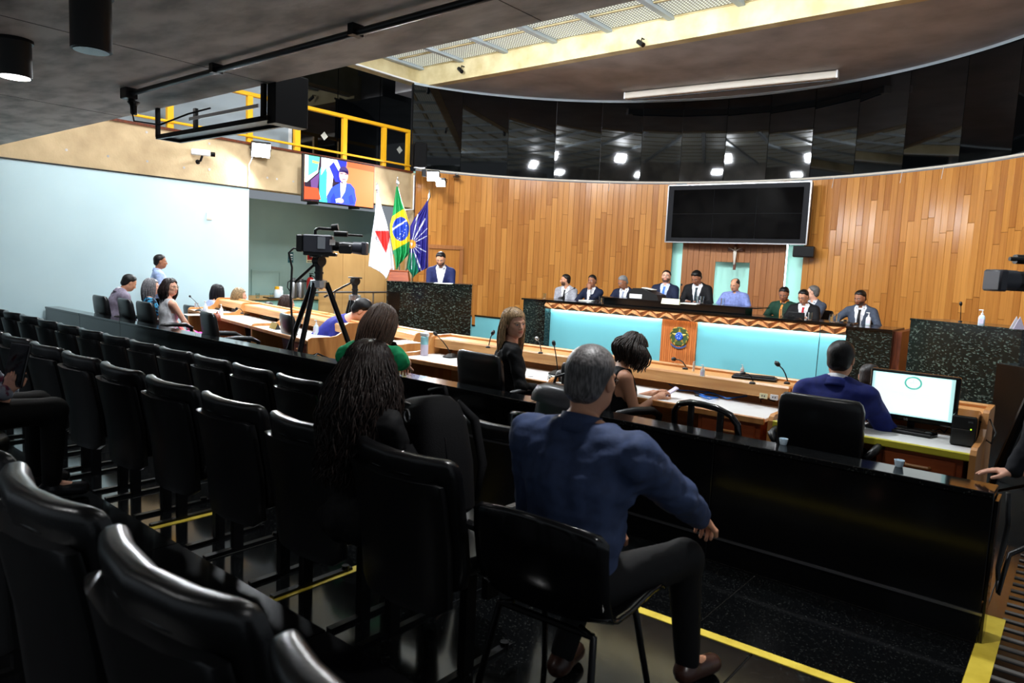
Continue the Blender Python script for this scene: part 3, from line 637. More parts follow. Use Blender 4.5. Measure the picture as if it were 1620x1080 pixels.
p = atx(421, 452, -14.2); t = empty('door_2', (-14.2, p.y, -.2), None, None); t['kind'] = 'structure'; t['label'] = 'flush grey green door in the alcove'
zt = atx(421, 430, -14.2).z+.2
MB().box((.01, 0, zt/2), (.02, .62, zt)).build('door_leaf', MT['wall_alcove'], t); MB().box((.015, -.34, zt/2), (.03, .05, zt)).box((.015, .34, zt/2), (.03, .05, zt)).box((.015, 0, zt+.02), (.03, .73, .05)).build('door_frame', MT['wall_alcove'], t); MB().cyl((.02, .24, .95), (.06, .24, .95), .025, 10).build('door_knob', MT['steel'], t)
def sign(px, py, wy, hz, cols, label):
    p = atx(px, py, -14.19); t = empty('wall_sign', (-14.2, p.y, p.z), label, 'sign')
    MB().box((.006, 0, 0), (.012, wy, hz)).build('plate', MT[cols[0]], t)
    for i, (cy, cz, sy, sz, m_) in enumerate(cols[1]): MB().box((.014, cy*wy, cz*hz), (.005, sy*wy, sz*hz)).build('print', MT[m_], t)
sign(420.5, 442, .17, .11, ('white', [(0, .25, .9, .42, 'red'), (0, -.25, .7, .12, 'plastic_black')]), 'small red and white sign on the alcove door')
sign(460, 407, .13, .24, ('green_sign', [(0, .25, .7, .12, 'white'), (0, 0, .7, .08, 'white'), (0, -.2, .7, .08, 'white')]), 'dark teal notice on the alcove wall')
sign(490, 408, .17, .22, ('paper_cream', [(0, .12, .78, .62, 'red'), (-.1, .12, .12, .4, 'white'), (.12, .1, .2, .3, 'white'), (0, -.38, .8, .08, 'plastic_black')]), 'red extinguisher sign on the alcove wall')
p = atx(491, 452, -13.9); t = empty('fire_extinguisher', (-13.9, p.y, p.z-.3), 'red fire extinguisher hanging on the alcove wall', 'extinguisher')
MB().lathe([(.06, 0), (.085, .02), (.085, .42), (.06, .48), (.03, .5)], 18).build('cylinder', MT['red'], t, smooth=40); MB().lathe([(.025, .5), (.025, .56)], 10).box((.03, 0, .58), (.12, .03, .02)).build('valve', MT['metal_black'], t); MB().tube([(.02, .02, .54), (.08, .06, .5), (.09, .09, .3), (.09, .08, .12)], .012, 6).build('hose', MT['plastic_black'], t); MB().box((.085, 0, .28), (.01, .1, .14)).build('label_print', MT['white'], t); MB().box((-.2, 0, .4), (.24, .06, .04)).build('bracket', MT['metal_black'], t)
zp = atx(560, 399, -12.1).z; y0, y1 = atx(507, 440, -12.1).y, 10.95
t = empty('wooden_partition', (-12.15, (y0+y1)/2, -.2), 'plain plywood partition behind the tripod', 'partition'); npan = 4
for i in range(npan):
    wd = (y1-y0)/npan; MB().box((0, y0+wd*(i+.5)-(y0+y1)/2, (zp+.2)/2), (.04, wd-.006, zp+.2), b=.004).build('panel', MT['ply'], t)
za = atx(500, 462, -11.95).z
t = empty('handrail', (-11.95, (y0+y1)/2, -.2), 'thin steel handrail in front of the plywood partition', 'handrail'); h = za+.2
MB().tube([(0, y0-(y0+y1)/2-.3, h), (0, (y1-y0)/2-.3, h)], .022, 8).build('rail', MT['steel'], t)
for s in (-.9, .1, 1.0): MB().cyl((0, s, 0), (0, s, h), .016, 8).build('post', MT['steel'], t)
lp = empty('alcove_fill_lamp', (-12.62, 9.0, 3.0), 'added hidden lamp under the mezzanine slab, brightening the alcove', 'ceiling lamp')  # added fill light for the alcove, kept out of sight behind the concrete band
MB().box((0, 0, -.03), (.14, 1.3, .06), b=.01).build('housing', MT['white'], lp); MB().box((0, 0, -.063), (.1, 1.24, .008)).build('tube', MT['alcove_fill_on'], lp)
# ================================================================ screens
def emis(name, col, e=1.0): return mat(name, col, .4, emit=e, spec=.2)
# left hall TV, showing the speaker
q0 = atx(483, 246, -11.6); q1 = atx(592, 262, -11.6); q2 = atx(590, 327, -11.6); q3 = atx(480, 318, -11.6)
yA, yB = (q0.y+q3.y)/2, (q1.y+q2.y)/2; zA, zB = (q0.z+q1.z)/2, (q2.z+q3.z)/2; W_, H_ = yB-yA, zA-zB
t = empty('wall_television', (-11.6, (yA+yB)/2, zB), 'television on the concrete band showing the speaker in a blue suit', 'television')
MB().box((-.04, 0, H_/2), (.07, W_+.05, H_+.05), b=.01).build('housing', MT['plastic_black'], t)
MB().box((-.2, -W_*.3, H_*.3), (.3, .05, .6)).box((-.2, W_*.3, H_*.3), (.3, .05, .6)).build('wall_bracket', MT['metal_black'], t)
cols = dict(bg=(226, 108, 62), wd=(206, 82, 44), green=(80, 200, 150), lgreen=(190, 236, 208), teal=(60, 190, 196), white=(246, 248, 255), blue=(36, 44, 190), dark=(40, 26, 40), suit=(44, 70, 206), suit2=(34, 52, 160), skin=(226, 160, 150), hair=(52, 40, 90), box=(196, 70, 40), yellow=(224, 196, 90), purple=(90, 60, 110))
EM = {k: emis('tv_'+k, v, 1.0) for k, v in cols.items()}
def sheet(par, polys, depth0=.004):
    for i, (c, pts) in enumerate(polys):
        MB().add([(depth0+i*.0009, (u-.5)*W_, (1-v)*H_) for u, v in pts], [tuple(range(len(pts)-1, -1, -1))]).build('picture_patch', EM[c], par)
el = lambda cx, cy, rx, ry, a0=0, a1=360, k=18: [(cx+rx*math.cos(R(a0+(a1-a0)*i/k)), cy+ry*math.sin(R(a0+(a1-a0)*i/k))) for i in range(k)]
pic = MB().box((.0015, 0, H_/2), (.003, W_, H_)).build('picture', EM['bg'], t)
sheet(pic, [('wd', [(.6, 0), (1, 0), (1, .14), (.6, .12)]), ('dark', [(0, 0), (.56, 0), (.56, 1), (0, 1)]), ('lgreen', [(0, 0), (.2, 0), (.18, .35), (.03, .6), (0, .6)]), ('green', [(.05, 0), (.2, 0), (.17, .3), (.05, .45)]), ('yellow', [(.1, .1), (.2, .12), (.17, .16), (.1, .15)]), ('purple', [(.08, .55), (.2, .35), (.16, .9), (.1, .9)]), ('teal', [(.2, .3), (.24, .12), (.34, .2), (.32, 1), (.2, 1)]), ('white', [(.22, .0), (.42, .0), (.5, .3), (.4, .2), (.36, .9), (.3, .9), (.29, .2), (.22, .4)]), ('teal', [(.26, .5), (.3, .25), (.3, 1), (.25, 1)]), ('blue', [(.42, 0), (.58, 0), (.55, .5), (.42, .5), (.33, .18)]), ('white', [(.37, .0), (.44, .0), (.56, .42), (.53, .42)]), ('box', [(0, .7), (.18, .7), (.22, .95), (0, .98)]),
    ('suit', [(.42, .58), (.5, .5), (.64, .5), (.7, .6), (.73, .85), (.71, 1), (.31, 1), (.3, .86), (.36, .66)]), ('suit2', [(.355, .9), (.4, .76), (.44, .95), (.42, 1), (.36, 1)]), ('suit2', [(.62, .8), (.66, .74), (.7, .95), (.64, .98)]), ('white', [(.49, .5), (.58, .48), (.56, .7), (.5, .88)]), ('skin', el(.535, .33, .066, .17)), ('hair', el(.535, .27, .073, .15, 180, 360)), ('hair', [(.465, .27), (.48, .22), (.6, .22), (.607, .3), (.59, .2), (.48, .21)]), ('hair', [(.485, .29), (.525, .285), (.525, .302), (.485, .305)]), ('hair', [(.55, .285), (.59, .29), (.59, .305), (.55, .302)]), ('purple', [(.515, .41), (.56, .41), (.56, .425), (.515, .425)]), ('skin', el(.49, .92, .05, .06)), ('white', [(.42, .9), (.45, .88), (.47, .96), (.43, .98)]), ('dark', [(.495, .5), (.52, .48), (.515, .54)])])
# video wall above the president
aT0, z0_ = onwall(1055, 337, CR-.35); aT1, _ = onwall(1281, 337, CR-.35)
P0, P1 = cw(aT0, 0, CR-.35), cw(aT1, 0, CR-.35); d = P1-P0; L = d.length; zt = (onwall(1055, 292, CR-.35)[1]+onwall(1281, 287, CR-.35)[1])/2; zb2 = (onwall(1049, 382, CR-.35)[1]+onwall(1274, 389, CR-.35)[1])/2; hh = zt-zb2
t = empty('video_wall', (P0.x, P0.y, zb2), 'large dark video wall with silver frame above the president', 'screen', math.atan2(d.y, d.x))
MB().box((L/2, .09, hh/2), (L-.02, .16, hh-.02)).build('housing', MT['plastic_black'], t)
MB().box((L/2, 0, .0125), (L, .05, .025)).box((L/2, 0, hh-.0125), (L, .05, .025)).box((.0125, 0, hh/2), (.025, .05, hh)).box((L-.0125, 0, hh/2), (.025, .05, hh)).build('silver_frame', MT['steel'], t)
MB().box((L/2, .005, hh/2), (L-.05, .02, hh-.05)).build('bezel', MT['bezel_grey'], t)
mw, mh = (L-.28)/3, (hh-.22)/2
for i in range(3):
    for j in range(2): MB().box((.14+mw*(i+.5), -.008, .11+mh*(j+.5)), (mw-.008, .012, mh-.008)).build('display_panel', MT['screen_black'], t)
pz = aty(1160, 404, 14.3); a, z = onwall(1163, 404, CR-.16)
t = empty('crucifix', cw(a, z, CR-.15), 'dark wooden crucifix with pale figure below the video wall', 'crucifix', a-PI/2)
MB().box((0, .0, -.0), (.055, .03, .62), b=.004).box((0, 0, .12), (.34, .03, .05), b=.004).build('cross', MT['dark_wood'], t)
superloft(MB(), [(0, -.03, -.2, .018, .012), (0, -.03, -.12, .022, .014), (0, -.03, -.02, .032, .02), (0, -.03, .06, .04, .022), (0, -.03, .1, .03, .018)], 10).tube([(0, -.03, .09), (-.08, -.028, .14), (-.15, -.022, .165)], [.016, .011, .008], 6).tube([(0, -.03, .09), (.08, -.028, .14), (.15, -.022, .165)], [.016, .011, .008], 6).ball((0, -.035, .15), (.026, .026, .034), 10).build('figure', MT['offwhite'], t, smooth=True)
a, z = onwall(1270, 398, CR-.3); t = empty('loudspeaker', cw(a, z, CR-.25), 'small black loudspeaker under the right end of the video wall', 'loudspeaker', a-PI/2+R(20))
MB().box((0, 0, 0), (.4, .22, .22), b=.015).build('cabinet', MT['plastic_black'], t); MB().box((0, -.115, 0), (.36, .01, .18)).build('grille', MT['metal_black'], t)
# projection screen housing under the far ceiling
p0, p1 = atz(990, 152, 5.38), atz(1325, 118, 5.38); d = p1-p0; L = math.hypot(d.x, d.y)
t = empty('projection_screen', (p0.x, p0.y, 5.45), 'long white roll-up projection screen case under the brown ceiling', 'projection screen', math.atan2(d.y, d.x))
MB().box((L/2, 0, -.07), (L, .14, .13), b=.015).build('case', MT['offwhite'], t); MB().box((0, 0, -.07), (.03, .15, .14)).box((L, 0, -.07), (.03, .15, .14)).build('end_cap', MT['white'], t); MB().box((L/2, .06, -.145), (L*.95, .03, .02)).build('weight_bar', MT['plastic_black'], t)
for px, py, lab in ((1015, 70, 'small black spot lamp on the pale beam, right one'), (730, 112, 'small black spot lamp on the pale beam, left one')):
    p = aty(px, py, 11.0); t = empty('beam_spot', (p.x, 11.08, p.z), lab, 'spot lamp')
    MB().tube([(0, 0, .1), (0, -.08, .1), (0, -.1, .04)], .012, 6).build('arm', MT['metal_black'], t); MB().cyl((-.06, -.1, .05), (.07, -.14, -.04), .04, 12).build('head', MT['plastic_black'], t)
a, z = onwall(719, 285); t = empty('wall_lamp', cw(a, 3.55, CR-.05), 'small silver fixture on the wooden wall near the corner', 'lamp', a-PI/2); MB().lathe([(.07, -.05), (.1, -.02), (.03, .02), (.02, .06)], 14, T(0, -.12, 0)).build('head', MT['steel'], t); MB().tube([(0, 0, .05), (0, -.1, .05)], .012, 6).build('arm', MT['steel'], t)
# ================================================================ people: smooth implicit bodies meshed in numpy
V3 = lambda *a: np.array(a, float)
def smin(a, b, k):
    h = np.clip(.5+.5*(b-a)/k, 0, 1); return b*(1-h)+a*h-k*h*(1-h)
class SDF:
    """field sampled on a grid; primitives are evaluated only near themselves"""
    def __init__(s, lo, hi, h):
        s.lo = np.array(lo, float); s.h = h; s.n = np.ceil((np.array(hi)-s.lo)/h).astype(int)+1
        s.D = np.full(s.n, .2); s.ax = [s.lo[i]+h*np.arange(s.n[i]) for i in range(3)]
    def sub(s, lo, hi):
        a = np.clip(np.floor((np.array(lo)-s.lo)/s.h).astype(int), 0, s.n-1); b = np.clip(np.ceil((np.array(hi)-s.lo)/s.h).astype(int)+1, 1, s.n)
        if np.any(b <= a): return None
        sl = tuple(slice(a[i], b[i]) for i in range(3)); return sl, np.meshgrid(*[s.ax[i][sl[i]] for i in range(3)], indexing='ij')
    def cone(s, a, b, ra, rb, k=.03, op='u'):
        a = np.array(a, float); b = np.array(b, float); m_ = max(ra, rb)+k+.03
        q = s.sub(np.minimum(a, b)-m_, np.maximum(a, b)+m_)
        if q is None: return
        sl, (X, Y, Z) = q; d = b-a; L = d@d+1e-9
        t = np.clip(((X-a[0])*d[0]+(Y-a[1])*d[1]+(Z-a[2])*d[2])/L, 0, 1)
        e = np.sqrt((X-a[0]-d[0]*t)**2+(Y-a[1]-d[1]*t)**2+(Z-a[2]-d[2]*t)**2)-(ra+(rb-ra)*t); s.comb(sl, e, k, op)
    def ell(s, c, r, k=.03, Rm=None, op='u'):
        c = np.array(c, float); r = np.array(r, float); m_ = r.max()+k+.03; q = s.sub(c-m_, c+m_)
        if q is None: return
        sl, (X, Y, Z) = q; X = X-c[0]; Y = Y-c[1]; Z = Z-c[2]
        if Rm is not None: X, Y, Z = (X*Rm[0, i]+Y*Rm[1, i]+Z*Rm[2, i] for i in range(3))
        k0 = np.sqrt((X/r[0])**2+(Y/r[1])**2+(Z/r[2])**2); k1 = np.sqrt((X/r[0]**2)**2+(Y/r[1]**2)**2+(Z/r[2]**2)**2)+1e-9
        s.comb(sl, k0*(k0-1)/k1, k, op)
    def comb(s, sl, e, k, op):
        if op == 'u': s.D[sl] = smin(s.D[sl], e, k)
        else: s.D[sl] = -smin(-s.D[sl], e, k)
    def cut(s, fn):       # keep where fn(X,Y,Z) < 0
        X, Y, Z = np.meshgrid(*s.ax, indexing='ij'); s.D = np.maximum(s.D, fn(X, Y, Z))
    def noise(s, amp, sc, seed=0):
        X, Y, Z = np.meshgrid(*s.ax, indexing='ij'); r_ = np.random.RandomState(seed); t = 0
        for i in range(5):
            w_ = r_.normal(size=3)*sc*(1+i*.6); t = t+np.sin(X*w_[0]+Y*w_[1]+Z*w_[2]+r_.uniform(0, 6))/(1+i*.5)
        s.D = s.D+amp*t
    def mesh(s):
        D = s.D; I = D < 0; n = s.n-1
        c = [(i, j, k) for i in (0, 1) for j in (0, 1) for k in (0, 1)]
        cnt = sum(I[i:i+n[0], j:j+n[1], k:k+n[2]].astype(np.int8) for i, j, k in c)
        act = np.argwhere((cnt > 0) & (cnt < 8))
        if len(act) == 0: return np.zeros((0, 3)), np.zeros((0, 4), int)
        cv = np.stack([D[act[:, 0]+i, act[:, 1]+j, act[:, 2]+k] for i, j, k in c], 1); P = np.zeros((len(act), 3)); C = np.zeros(len(act))
        co = np.array(c, float)
        for p in range(8):
            for q in range(p+1, 8):
                if np.abs(co[p]-co[q]).sum() != 1: continue
                a, b = cv[:, p], cv[:, q]; mm = (a < 0) != (b < 0); t = np.where(mm, a/(a-b+1e-12), 0)
                P += np.where(mm[:, None], co[p]+(co[q]-co[p])*t[:, None], 0); C += mm
        P = s.lo+s.h*(act+P/C[:, None]); idx = np.full(s.n, -1, np.int64); idx[act[:, 0], act[:, 1], act[:, 2]] = np.arange(len(act))
        Q = []
        for ax in range(3):
            u, v = (ax+1) % 3, (ax+2) % 3; sl0 = [slice(None)]*3; sl1 = [slice(None)]*3; sl0[ax] = slice(0, -1); sl1[ax] = slice(1, None)
            A = I[tuple(sl0)]; B = I[tuple(sl1)]; e = np.argwhere(A != B)
            e = e[(e[:, u] > 0) & (e[:, v] > 0)]
            if len(e) == 0: continue
            du = np.zeros(3, int); du[u] = 1; dv = np.zeros(3, int); dv[v] = 1
            g = lambda o: idx[o[:, 0], o[:, 1], o[:, 2]]
            f = np.stack([g(e), g(e-du), g(e-du-dv), g(e-dv)], 1); fl = A[e[:, 0], e[:, 1], e[:, 2]]
            f[~fl] = f[~fl][:, ::-1]; f = f[(f >= 0).all(1)]; Q.append(f[:, ::-1] if False else f)
        return P, np.concatenate(Q)
def npmesh(name, P, Q, cols=None):
    me = bpy.data.meshes.new(name); me.vertices.add(len(P)); me.vertices.foreach_set('co', np.asarray(P, np.float32).ravel())
    me.loops.add(Q.size); me.loops.foreach_set('vertex_index', Q.astype(np.int32).ravel()); me.polygons.add(len(Q))
    me.polygons.foreach_set('loop_start', np.arange(0, Q.size, 4, dtype=np.int32)); me.polygons.foreach_set('use_smooth', np.ones(len(Q), bool))
    if cols is not None:
        a = me.color_attributes.new('Col', 'FLOAT_COLOR', 'POINT'); c4 = np.ones((len(P), 4), np.float32); c4[:, :3] = cols; a.data.foreach_set('color', c4.ravel())
    me.update(calc_edges=True); return me
def join(ms):
    P = []; Q = []; C = []; n = 0
    for p, q, c in ms:
        P.append(p); Q.append(q+n); C.append(c); n += len(p)
    return np.concatenate(P), np.concatenate(Q), np.concatenate(C)
def rot(yaw=0, pitch=0, roll=0):     # yaw about z, pitch about x (positive = look up), roll about y
    return np.array((Matrix.Rotation(yaw, 3, 'Z') @ Matrix.Rotation(pitch, 3, 'X') @ Matrix.Rotation(roll, 3, 'Y')))
# ---- head: origin at the middle of the skull, face towards +Y
def head_mesh(fem, h):
    s = SDF((-.1, -.13, -.19), (.1, .14, .14), h)
    s.ell((0, -.014, .032), (.075, .094, .083)); s.ell((0, .018, -.03), (.062 if not fem else .058, .072, .088), .03)
    s.ell((0, .05, -.075), (.036 if not fem else .029, .03, .032), .03)
    for q in (-1, 1):
        s.ell((q*.04, .05, -.018), (.022, .026, .02), .02); s.ell((q*.042, .005, -.06), (.024, .04, .03), .03)
        s.ell((q*.03, .093, .003), (.016, .016, .011), .012, op='s'); s.ell((q*.03, .0735, .004), (.014, .0135, .0125), .003)
        s.cone((q*.012, .083, .02), (q*.048, .068, .02), .008, .007, .012)
        s.ell((q*.077, -.006, -.004), (.009, .02, .031), .008); s.ell((q*.011, .093, -.034), (.009, .01, .008), .006)
    s.cone((0, .083, .012), (0, .102, -.027), .007, .0115, .012)
    s.ell((0, .083, -.056), (.023, .012, .0055), .006); s.ell((0, .081, -.0665), (.02, .012, .006), .005)
    s.cone((0, -.022, -.06), (0, -.036, -.19), .05 if not fem else .043, .054 if not fem else .047, .035)
    P, Q = s.mesh(); return P, Q
HEADS = {}
def get_head(fem, fine):
    k = (fem, fine)
    if k not in HEADS: HEADS[k] = head_mesh(fem, .0038 if fine else .0065)
    return HEADS[k]
def head_cols(P, skin, hair, lips, beard, brow=True):
    C = np.tile(np.array(skin), (len(P), 1)); x, y, z = np.abs(P[:, 0]), P[:, 1], P[:, 2]
    def mixc(m_, c): C[m_] = c
    if beard is not None:
        w_ = np.clip((-.034-z)/.012, 0, 1)*np.clip((y-.0)/.02, 0, 1)*(1-np.clip(1.6-((x/.03)**2+((z+.06)/.016)**2), 0, 1)*.7)
        w_ = w_*(z > -.115); C[:] = C*(1-.85*w_[:, None])+np.array(beard)*.85*w_[:, None]
    mixc((y > .07) & ((x/.025)**2+((z+.061)/.0115)**2 < 1) & (y > .075), lips)
    if brow: mixc((y > .055) & (x > .012) & (x < .05) & (np.abs(z-.021-.1*(.03-np.abs(x-.03))+.001) < .0045), hair)
    ed = np.sqrt(((x-.03)/.0125)**2+((z-.004)/.0068)**2); ok = (y > .07)
    mixc(ok & (ed < 1), (.72, .7, .68)); mixc(ok & (((x-.03)/.006)**2+((z-.004)/.0064)**2 < 1), (.03, .018, .012))
    mixc(ok & (ed >= .95) & (ed < 1.3) & (z > .006), tuple(np.array(hair)*.5))
    return C
# ---- hand: wrist at origin, fingers +Y, palm -Z, thumb towards +X
def hand_mesh(curl, h, spread=.0):
    s = SDF((-.07, -.05, -.09), (.09, .22, .05), h); s.cone((0, -.04, 0), (0, .01, 0), .026, .025, .02)
    s.ell((0, .045, -.004), (.04, .05, .015), .015); s.cone((.012, .01, -.006), (.03, .05, -.01), .02, .014, .015)
    for i, (x, L) in enumerate(((.03, .074), (.0105, .083), (-.0095, .077), (-.0285, .06))):
        p = V3(x, .085-.006*abs(i-1), 0); a = 0; r_ = .0092-.0006*(i == 3); o = s
        for sg, fr in ((.45, .5), (.3, .85), (.25, .7)):
            a += curl*fr; q = p+V3((x*.5)*spread*sg, math.cos(a)*L*sg, -math.sin(a)*L*sg); s.cone(p, q, r_, r_-.0008, .005); p = q; r_ -= .0008
    p = V3(.036, .03, -.008); q = V3(.062, .06, -.018-.012*curl); s.cone(p, q, .0125, .0105, .01); s.cone(q, q+V3(.006-.02*curl*.6, .03, -.006-.008*curl), .0105, .0085, .004)
    return s.mesh()
HANDS = {}
def get_hand(curl, fine):
    k = (curl, fine)
    if k not in HANDS: HANDS[k] = hand_mesh(curl, .0036 if fine else .006, .12)
    return HANDS[k]
def cloth(name, col, rough=.75, col2=None, **kw):
    c2 = col2 or tuple(max(0, int(x*.86)) for x in col); return mat(name, col, rough, c2, ns=kw.pop('ns', 26), nd=4, bump=kw.pop('bump', .45), bs=kw.pop('bs', 10), spec=.25, **kw)
mat('skin', (255, 255, 255), .48, attr=True, spec=.4)
HM = {}
def hairmat(col):
    k = tuple(col)
    if k not in HM: HM[k] = mat('hair_%d' % len(HM), col, .42, tuple(int(c*.55) for c in col), ns=170, nd=2, stretch=(1, 1, .2), bump=.2, spec=.3)
    return HM[k]
SK = {k: srgb(v) for k, v in dict(fair=(228, 172, 146), tan=(204, 146, 114), brown=(156, 102, 74), dark=(108, 68, 50)).items()}
def ik(Sp, W, l1, l2, pole):
    d = W-Sp; L = np.linalg.norm(d); mx_ = (l1+l2)*.995
    if L > mx_: W = Sp+d/L*mx_; d = W-Sp; L = mx_
    u = d/L; a = (l1*l1-l2*l2+L*L)/(2*L); hh = math.sqrt(max(l1*l1-a*a, 0)); p = np.array(pole, float); p = p-u*(p@u); p = p/(np.linalg.norm(p)+1e-9)
    return Sp+u*a+p*hh, W
PEOPLE = {}
def person(key, label, head, floor, yaw, pose='sit', lean=0, hp=(0, 0, 0), fem=False, skin='tan', hair=None, shw=1., top=None, legs='trousers_dark', R_=None, L_=None, curl=(.5, .5), tie=None, shirt=None, beard=False, fine=0, glasses=None, seat=.46, tw=0, feet=None, bulk=1., poleR=(.6, -.5, -.6), poleL=(-.6, -.5, -.6), palm=None, sole=None, scale=None, hdir=None, collar=None):
    """head = world position of the top of the head; the figure is built facing +Y and turned by yaw"""
    tall = pose == 'stand'; p0 = V3(0, 0, .93 if tall else seat+.095)
    Rt = rot(tw, -lean, 0)                                    # torso frame
    lt = lambda x, y, z: p0+Rt @ V3(x, y, z)
    sw = (.17 if fem else .19)*shw; nb = lt(0, -.005, .50); Rh = rot(hp[0], hp[1], hp[2]); hc = nb+Rt @ V3(0, .012, .07)+Rh @ V3(0, .02, .115)
    top_l = hc+Rh @ V3(0, -.01, .118); zt_ = top_l[2]
    sc = scale or float(np.clip((head[2]-floor)/zt_, .8, 1.12))
    ca, sa = math.cos(yaw), math.sin(yaw); ox, oy = head[0]-sc*(ca*top_l[0]-sa*top_l[1]), head[1]-sc*(sa*top_l[0]+ca*top_l[1])
    if not tall and sc*zt_ < head[2]-floor-.03: floor = head[2]-sc*zt_
    toL = lambda w_: V3(((w_[0]-ox)*ca+(w_[1]-oy)*sa)/sc, (-(w_[0]-ox)*sa+(w_[1]-oy)*ca)/sc, (w_[2]-floor)/sc)   # world -> local
    S_ = {1: lt(sw, 0, .452), -1: lt(-sw, 0, .452)}
    dfl = {1: lt(.19, .36, -.0) if not tall else lt(.24, .06, -.09), -1: lt(-.19, .36, -.0) if not tall else lt(-.24, .06, -.09)}
    W = {}; E = {}
    for sd, tg, pl in ((1, R_, poleR), (-1, L_, poleL)):
        w_ = dfl[sd] if tg is None else (toL(tg[1]) if tg[0] == 'w' else V3(*tg[1]))
        E[sd], W[sd] = ik(S_[sd], w_, .285, .255, pl)
    K = {}; A = {}; TO = {}
    for sd in (1, -1):
        if tall: K[sd] = V3(sd*.1, .03, .5); A[sd] = V3(sd*.11, -.02, .085); TO[sd] = A[sd]+V3(sd*.02, .15, -.045)
        else:
            K[sd] = V3(sd*.13, .44, seat+.06); A[sd] = V3(sd*.13, .42, .09); TO[sd] = A[sd]+V3(sd*.02, .15, -.045)
            if feet:
                K[sd] = V3(*feet[sd][0]); A[sd] = V3(*feet[sd][1]); TO[sd] = A[sd]+V3(*feet[sd][2])
    hipz = V3(0, 0, -.03)
    fem_h = 1.06 if fem else 1.0; bw = bulk*(.9 if fem else 1.)
    def torso(s, g, k=.045):
        s.ell(p0, V3(.165*fem_h, .125, .125)*(1, bulk, 1)+g, k, Rt); s.ell(lt(0, .012, .17), V3(.148*bw, .112*bulk, .17)+g, k, Rt)
        s.ell(lt(0, .0, .34), V3(.168*bw, .115*bulk, .165)+g, k, Rt)
        if fem: s.ell(lt(.07, .085, .31), V3(.06, .05, .06)+g, k, Rt); s.ell(lt(-.07, .085, .31), V3(.06, .05, .06)+g, k, Rt)
        for sd in (1, -1):
            s.cone(lt(sd*.06, -.01, .455), lt(sd*(sw-.03), -.005, .445), .07*bw+g, .066*bw+g, k); s.cone(lt(sd*.12, -.015, .475), lt(sd*.03, -.02, .535), .04+g, .045+g, k)
    def arms(s, g, f1=1., f2=1., k=.03):
        for sd in (1, -1):
            s.cone(S_[sd], S_[sd]+(E[sd]-S_[sd])*f1, .056*bw+g, .044*bw+g, k)
            if f1 >= 1 and f2 > 0: s.cone(E[sd], E[sd]+(W[sd]-E[sd])*f2, .043*bw+g, .043*bw+g+( .03*bw-.043*bw)*f2, k)
    def legs_(s, g, f=1., k=.03):
        for sd in (1, -1):
            s.cone(p0+V3(sd*.09, 0, -.03), K[sd], .088*fem_h+g, .06+g, k); s.cone(K[sd], K[sd]+(A[sd]-K[sd])*f, .058+g, .058+g-.02*f, k)
    pts = np.array([p0, hc, nb, *S_.values(), *E.values(), *W.values(), *K.values(), *A.values(), *TO.values()])
    hv = (.011, .014, .019)[2-fine] if fine < 3 else .009
    hv = {0: .02, 1: .015, 2: .011}[fine]
    # body (one continuous surface) with head and hands joined on at neck and wrist
    s = SDF(pts.min(0)-.2, pts.max(0)+.2, max(hv*1.25, .015)); torso(s, -.004); arms(s, -.003); legs_(s, -.004); s.cone(nb+Rt @ V3(0, -.01, -.03), hc+Rh @ V3(0, -.03, -.06), .05 if not fem else .044, .046 if not fem else .041, .02)
    for sd in (1, -1): s.cone(A[sd], TO[sd], .035, .03, .02)
    P, Q = s.mesh(); sk = np.array(SK[skin]); parts = [(P, Q, np.tile(sk, (len(P), 1)))]
    hcol = np.array(srgb(hair[1])) if hair else sk*.5
    P, Q = get_head(fem, fine == 2); C = head_cols(P, sk, hcol*.7 if hair[0] != 'grey' else hcol, tuple(sk*V3(.85, .55, .55)), hcol*.6 if beard else None); parts.append(((Rh @ P.T).T+hc, Q, C))
    for sd, cu in ((1, curl[0]), (-1, curl[1])):
        P, Q = get_hand(cu, fine == 2); P = P.copy()
        if sd < 0: P[:, 0] *= -1; Q = Q[:, ::-1]
        f = W[sd]-E[sd]; f = f/np.linalg.norm(f)
        if hdir and hdir.get(sd) is not None: f = np.array(hdir[sd], float); f /= np.linalg.norm(f)
        up = V3(0, 0, 1) if not (palm and palm.get(sd) is not None) else -np.array(palm[sd], float)
        up = up-f*(f@up); up = up/(np.linalg.norm(up)+1e-9); xx = np.cross(f, up); B = np.stack([xx, f, up], 1)
        parts.append(((B @ P.T).T+W[sd], Q, np.tile(sk, (len(P), 1))))
    P, Q, C = join(parts); me = npmesh('person', P*sc, Q, C)
    ob = link('person', me, MT['skin'], None, (ox, oy, floor), yaw); finish(ob, label, 'person')
    def child(nm, s, m_, par=ob):
        P, Q = s.mesh()
        return link(nm, npmesh(nm, P*sc, Q), MT[m_] if isinstance(m_, str) else m_, par) if len(P) else None
    iR = np.linalg.inv(Rt); tl = lambda X, Y, Z: tuple(iR[i, 0]*(X-p0[0])+iR[i, 1]*(Y-p0[1])+iR[i, 2]*(Z-p0[2]) for i in range(3))
    lo, hi = pts.min(0)-.2, pts.max(0)+.2; lo2 = np.minimum.reduce([p0-.28, nb-.28, *[x-.12 for x in S_.values()], *[x-.1 for x in E.values()], *[x-.1 for x in W.values()]]); hi2 = np.maximum.reduce([p0+.28, nb+.12, *[x+.12 for x in S_.values()], *[x+.1 for x in E.values()], *[x+.1 for x in W.values()]])
    # garments
    kind, tm = top
    def neckcut(rad, drop=0., zc=.53):
        def fn(X, Y, Z):
            x, y, z = tl(X, Y, Z); return np.minimum(z-.2, rad-np.sqrt(x*x+(y-.02)**2*.8+(z-zc-.0)**2*.9)) if drop == 0 else np.minimum(np.minimum(z-.2, rad-np.sqrt(x*x+(y-.02)**2+(z-zc)**2)), 9)
        return fn
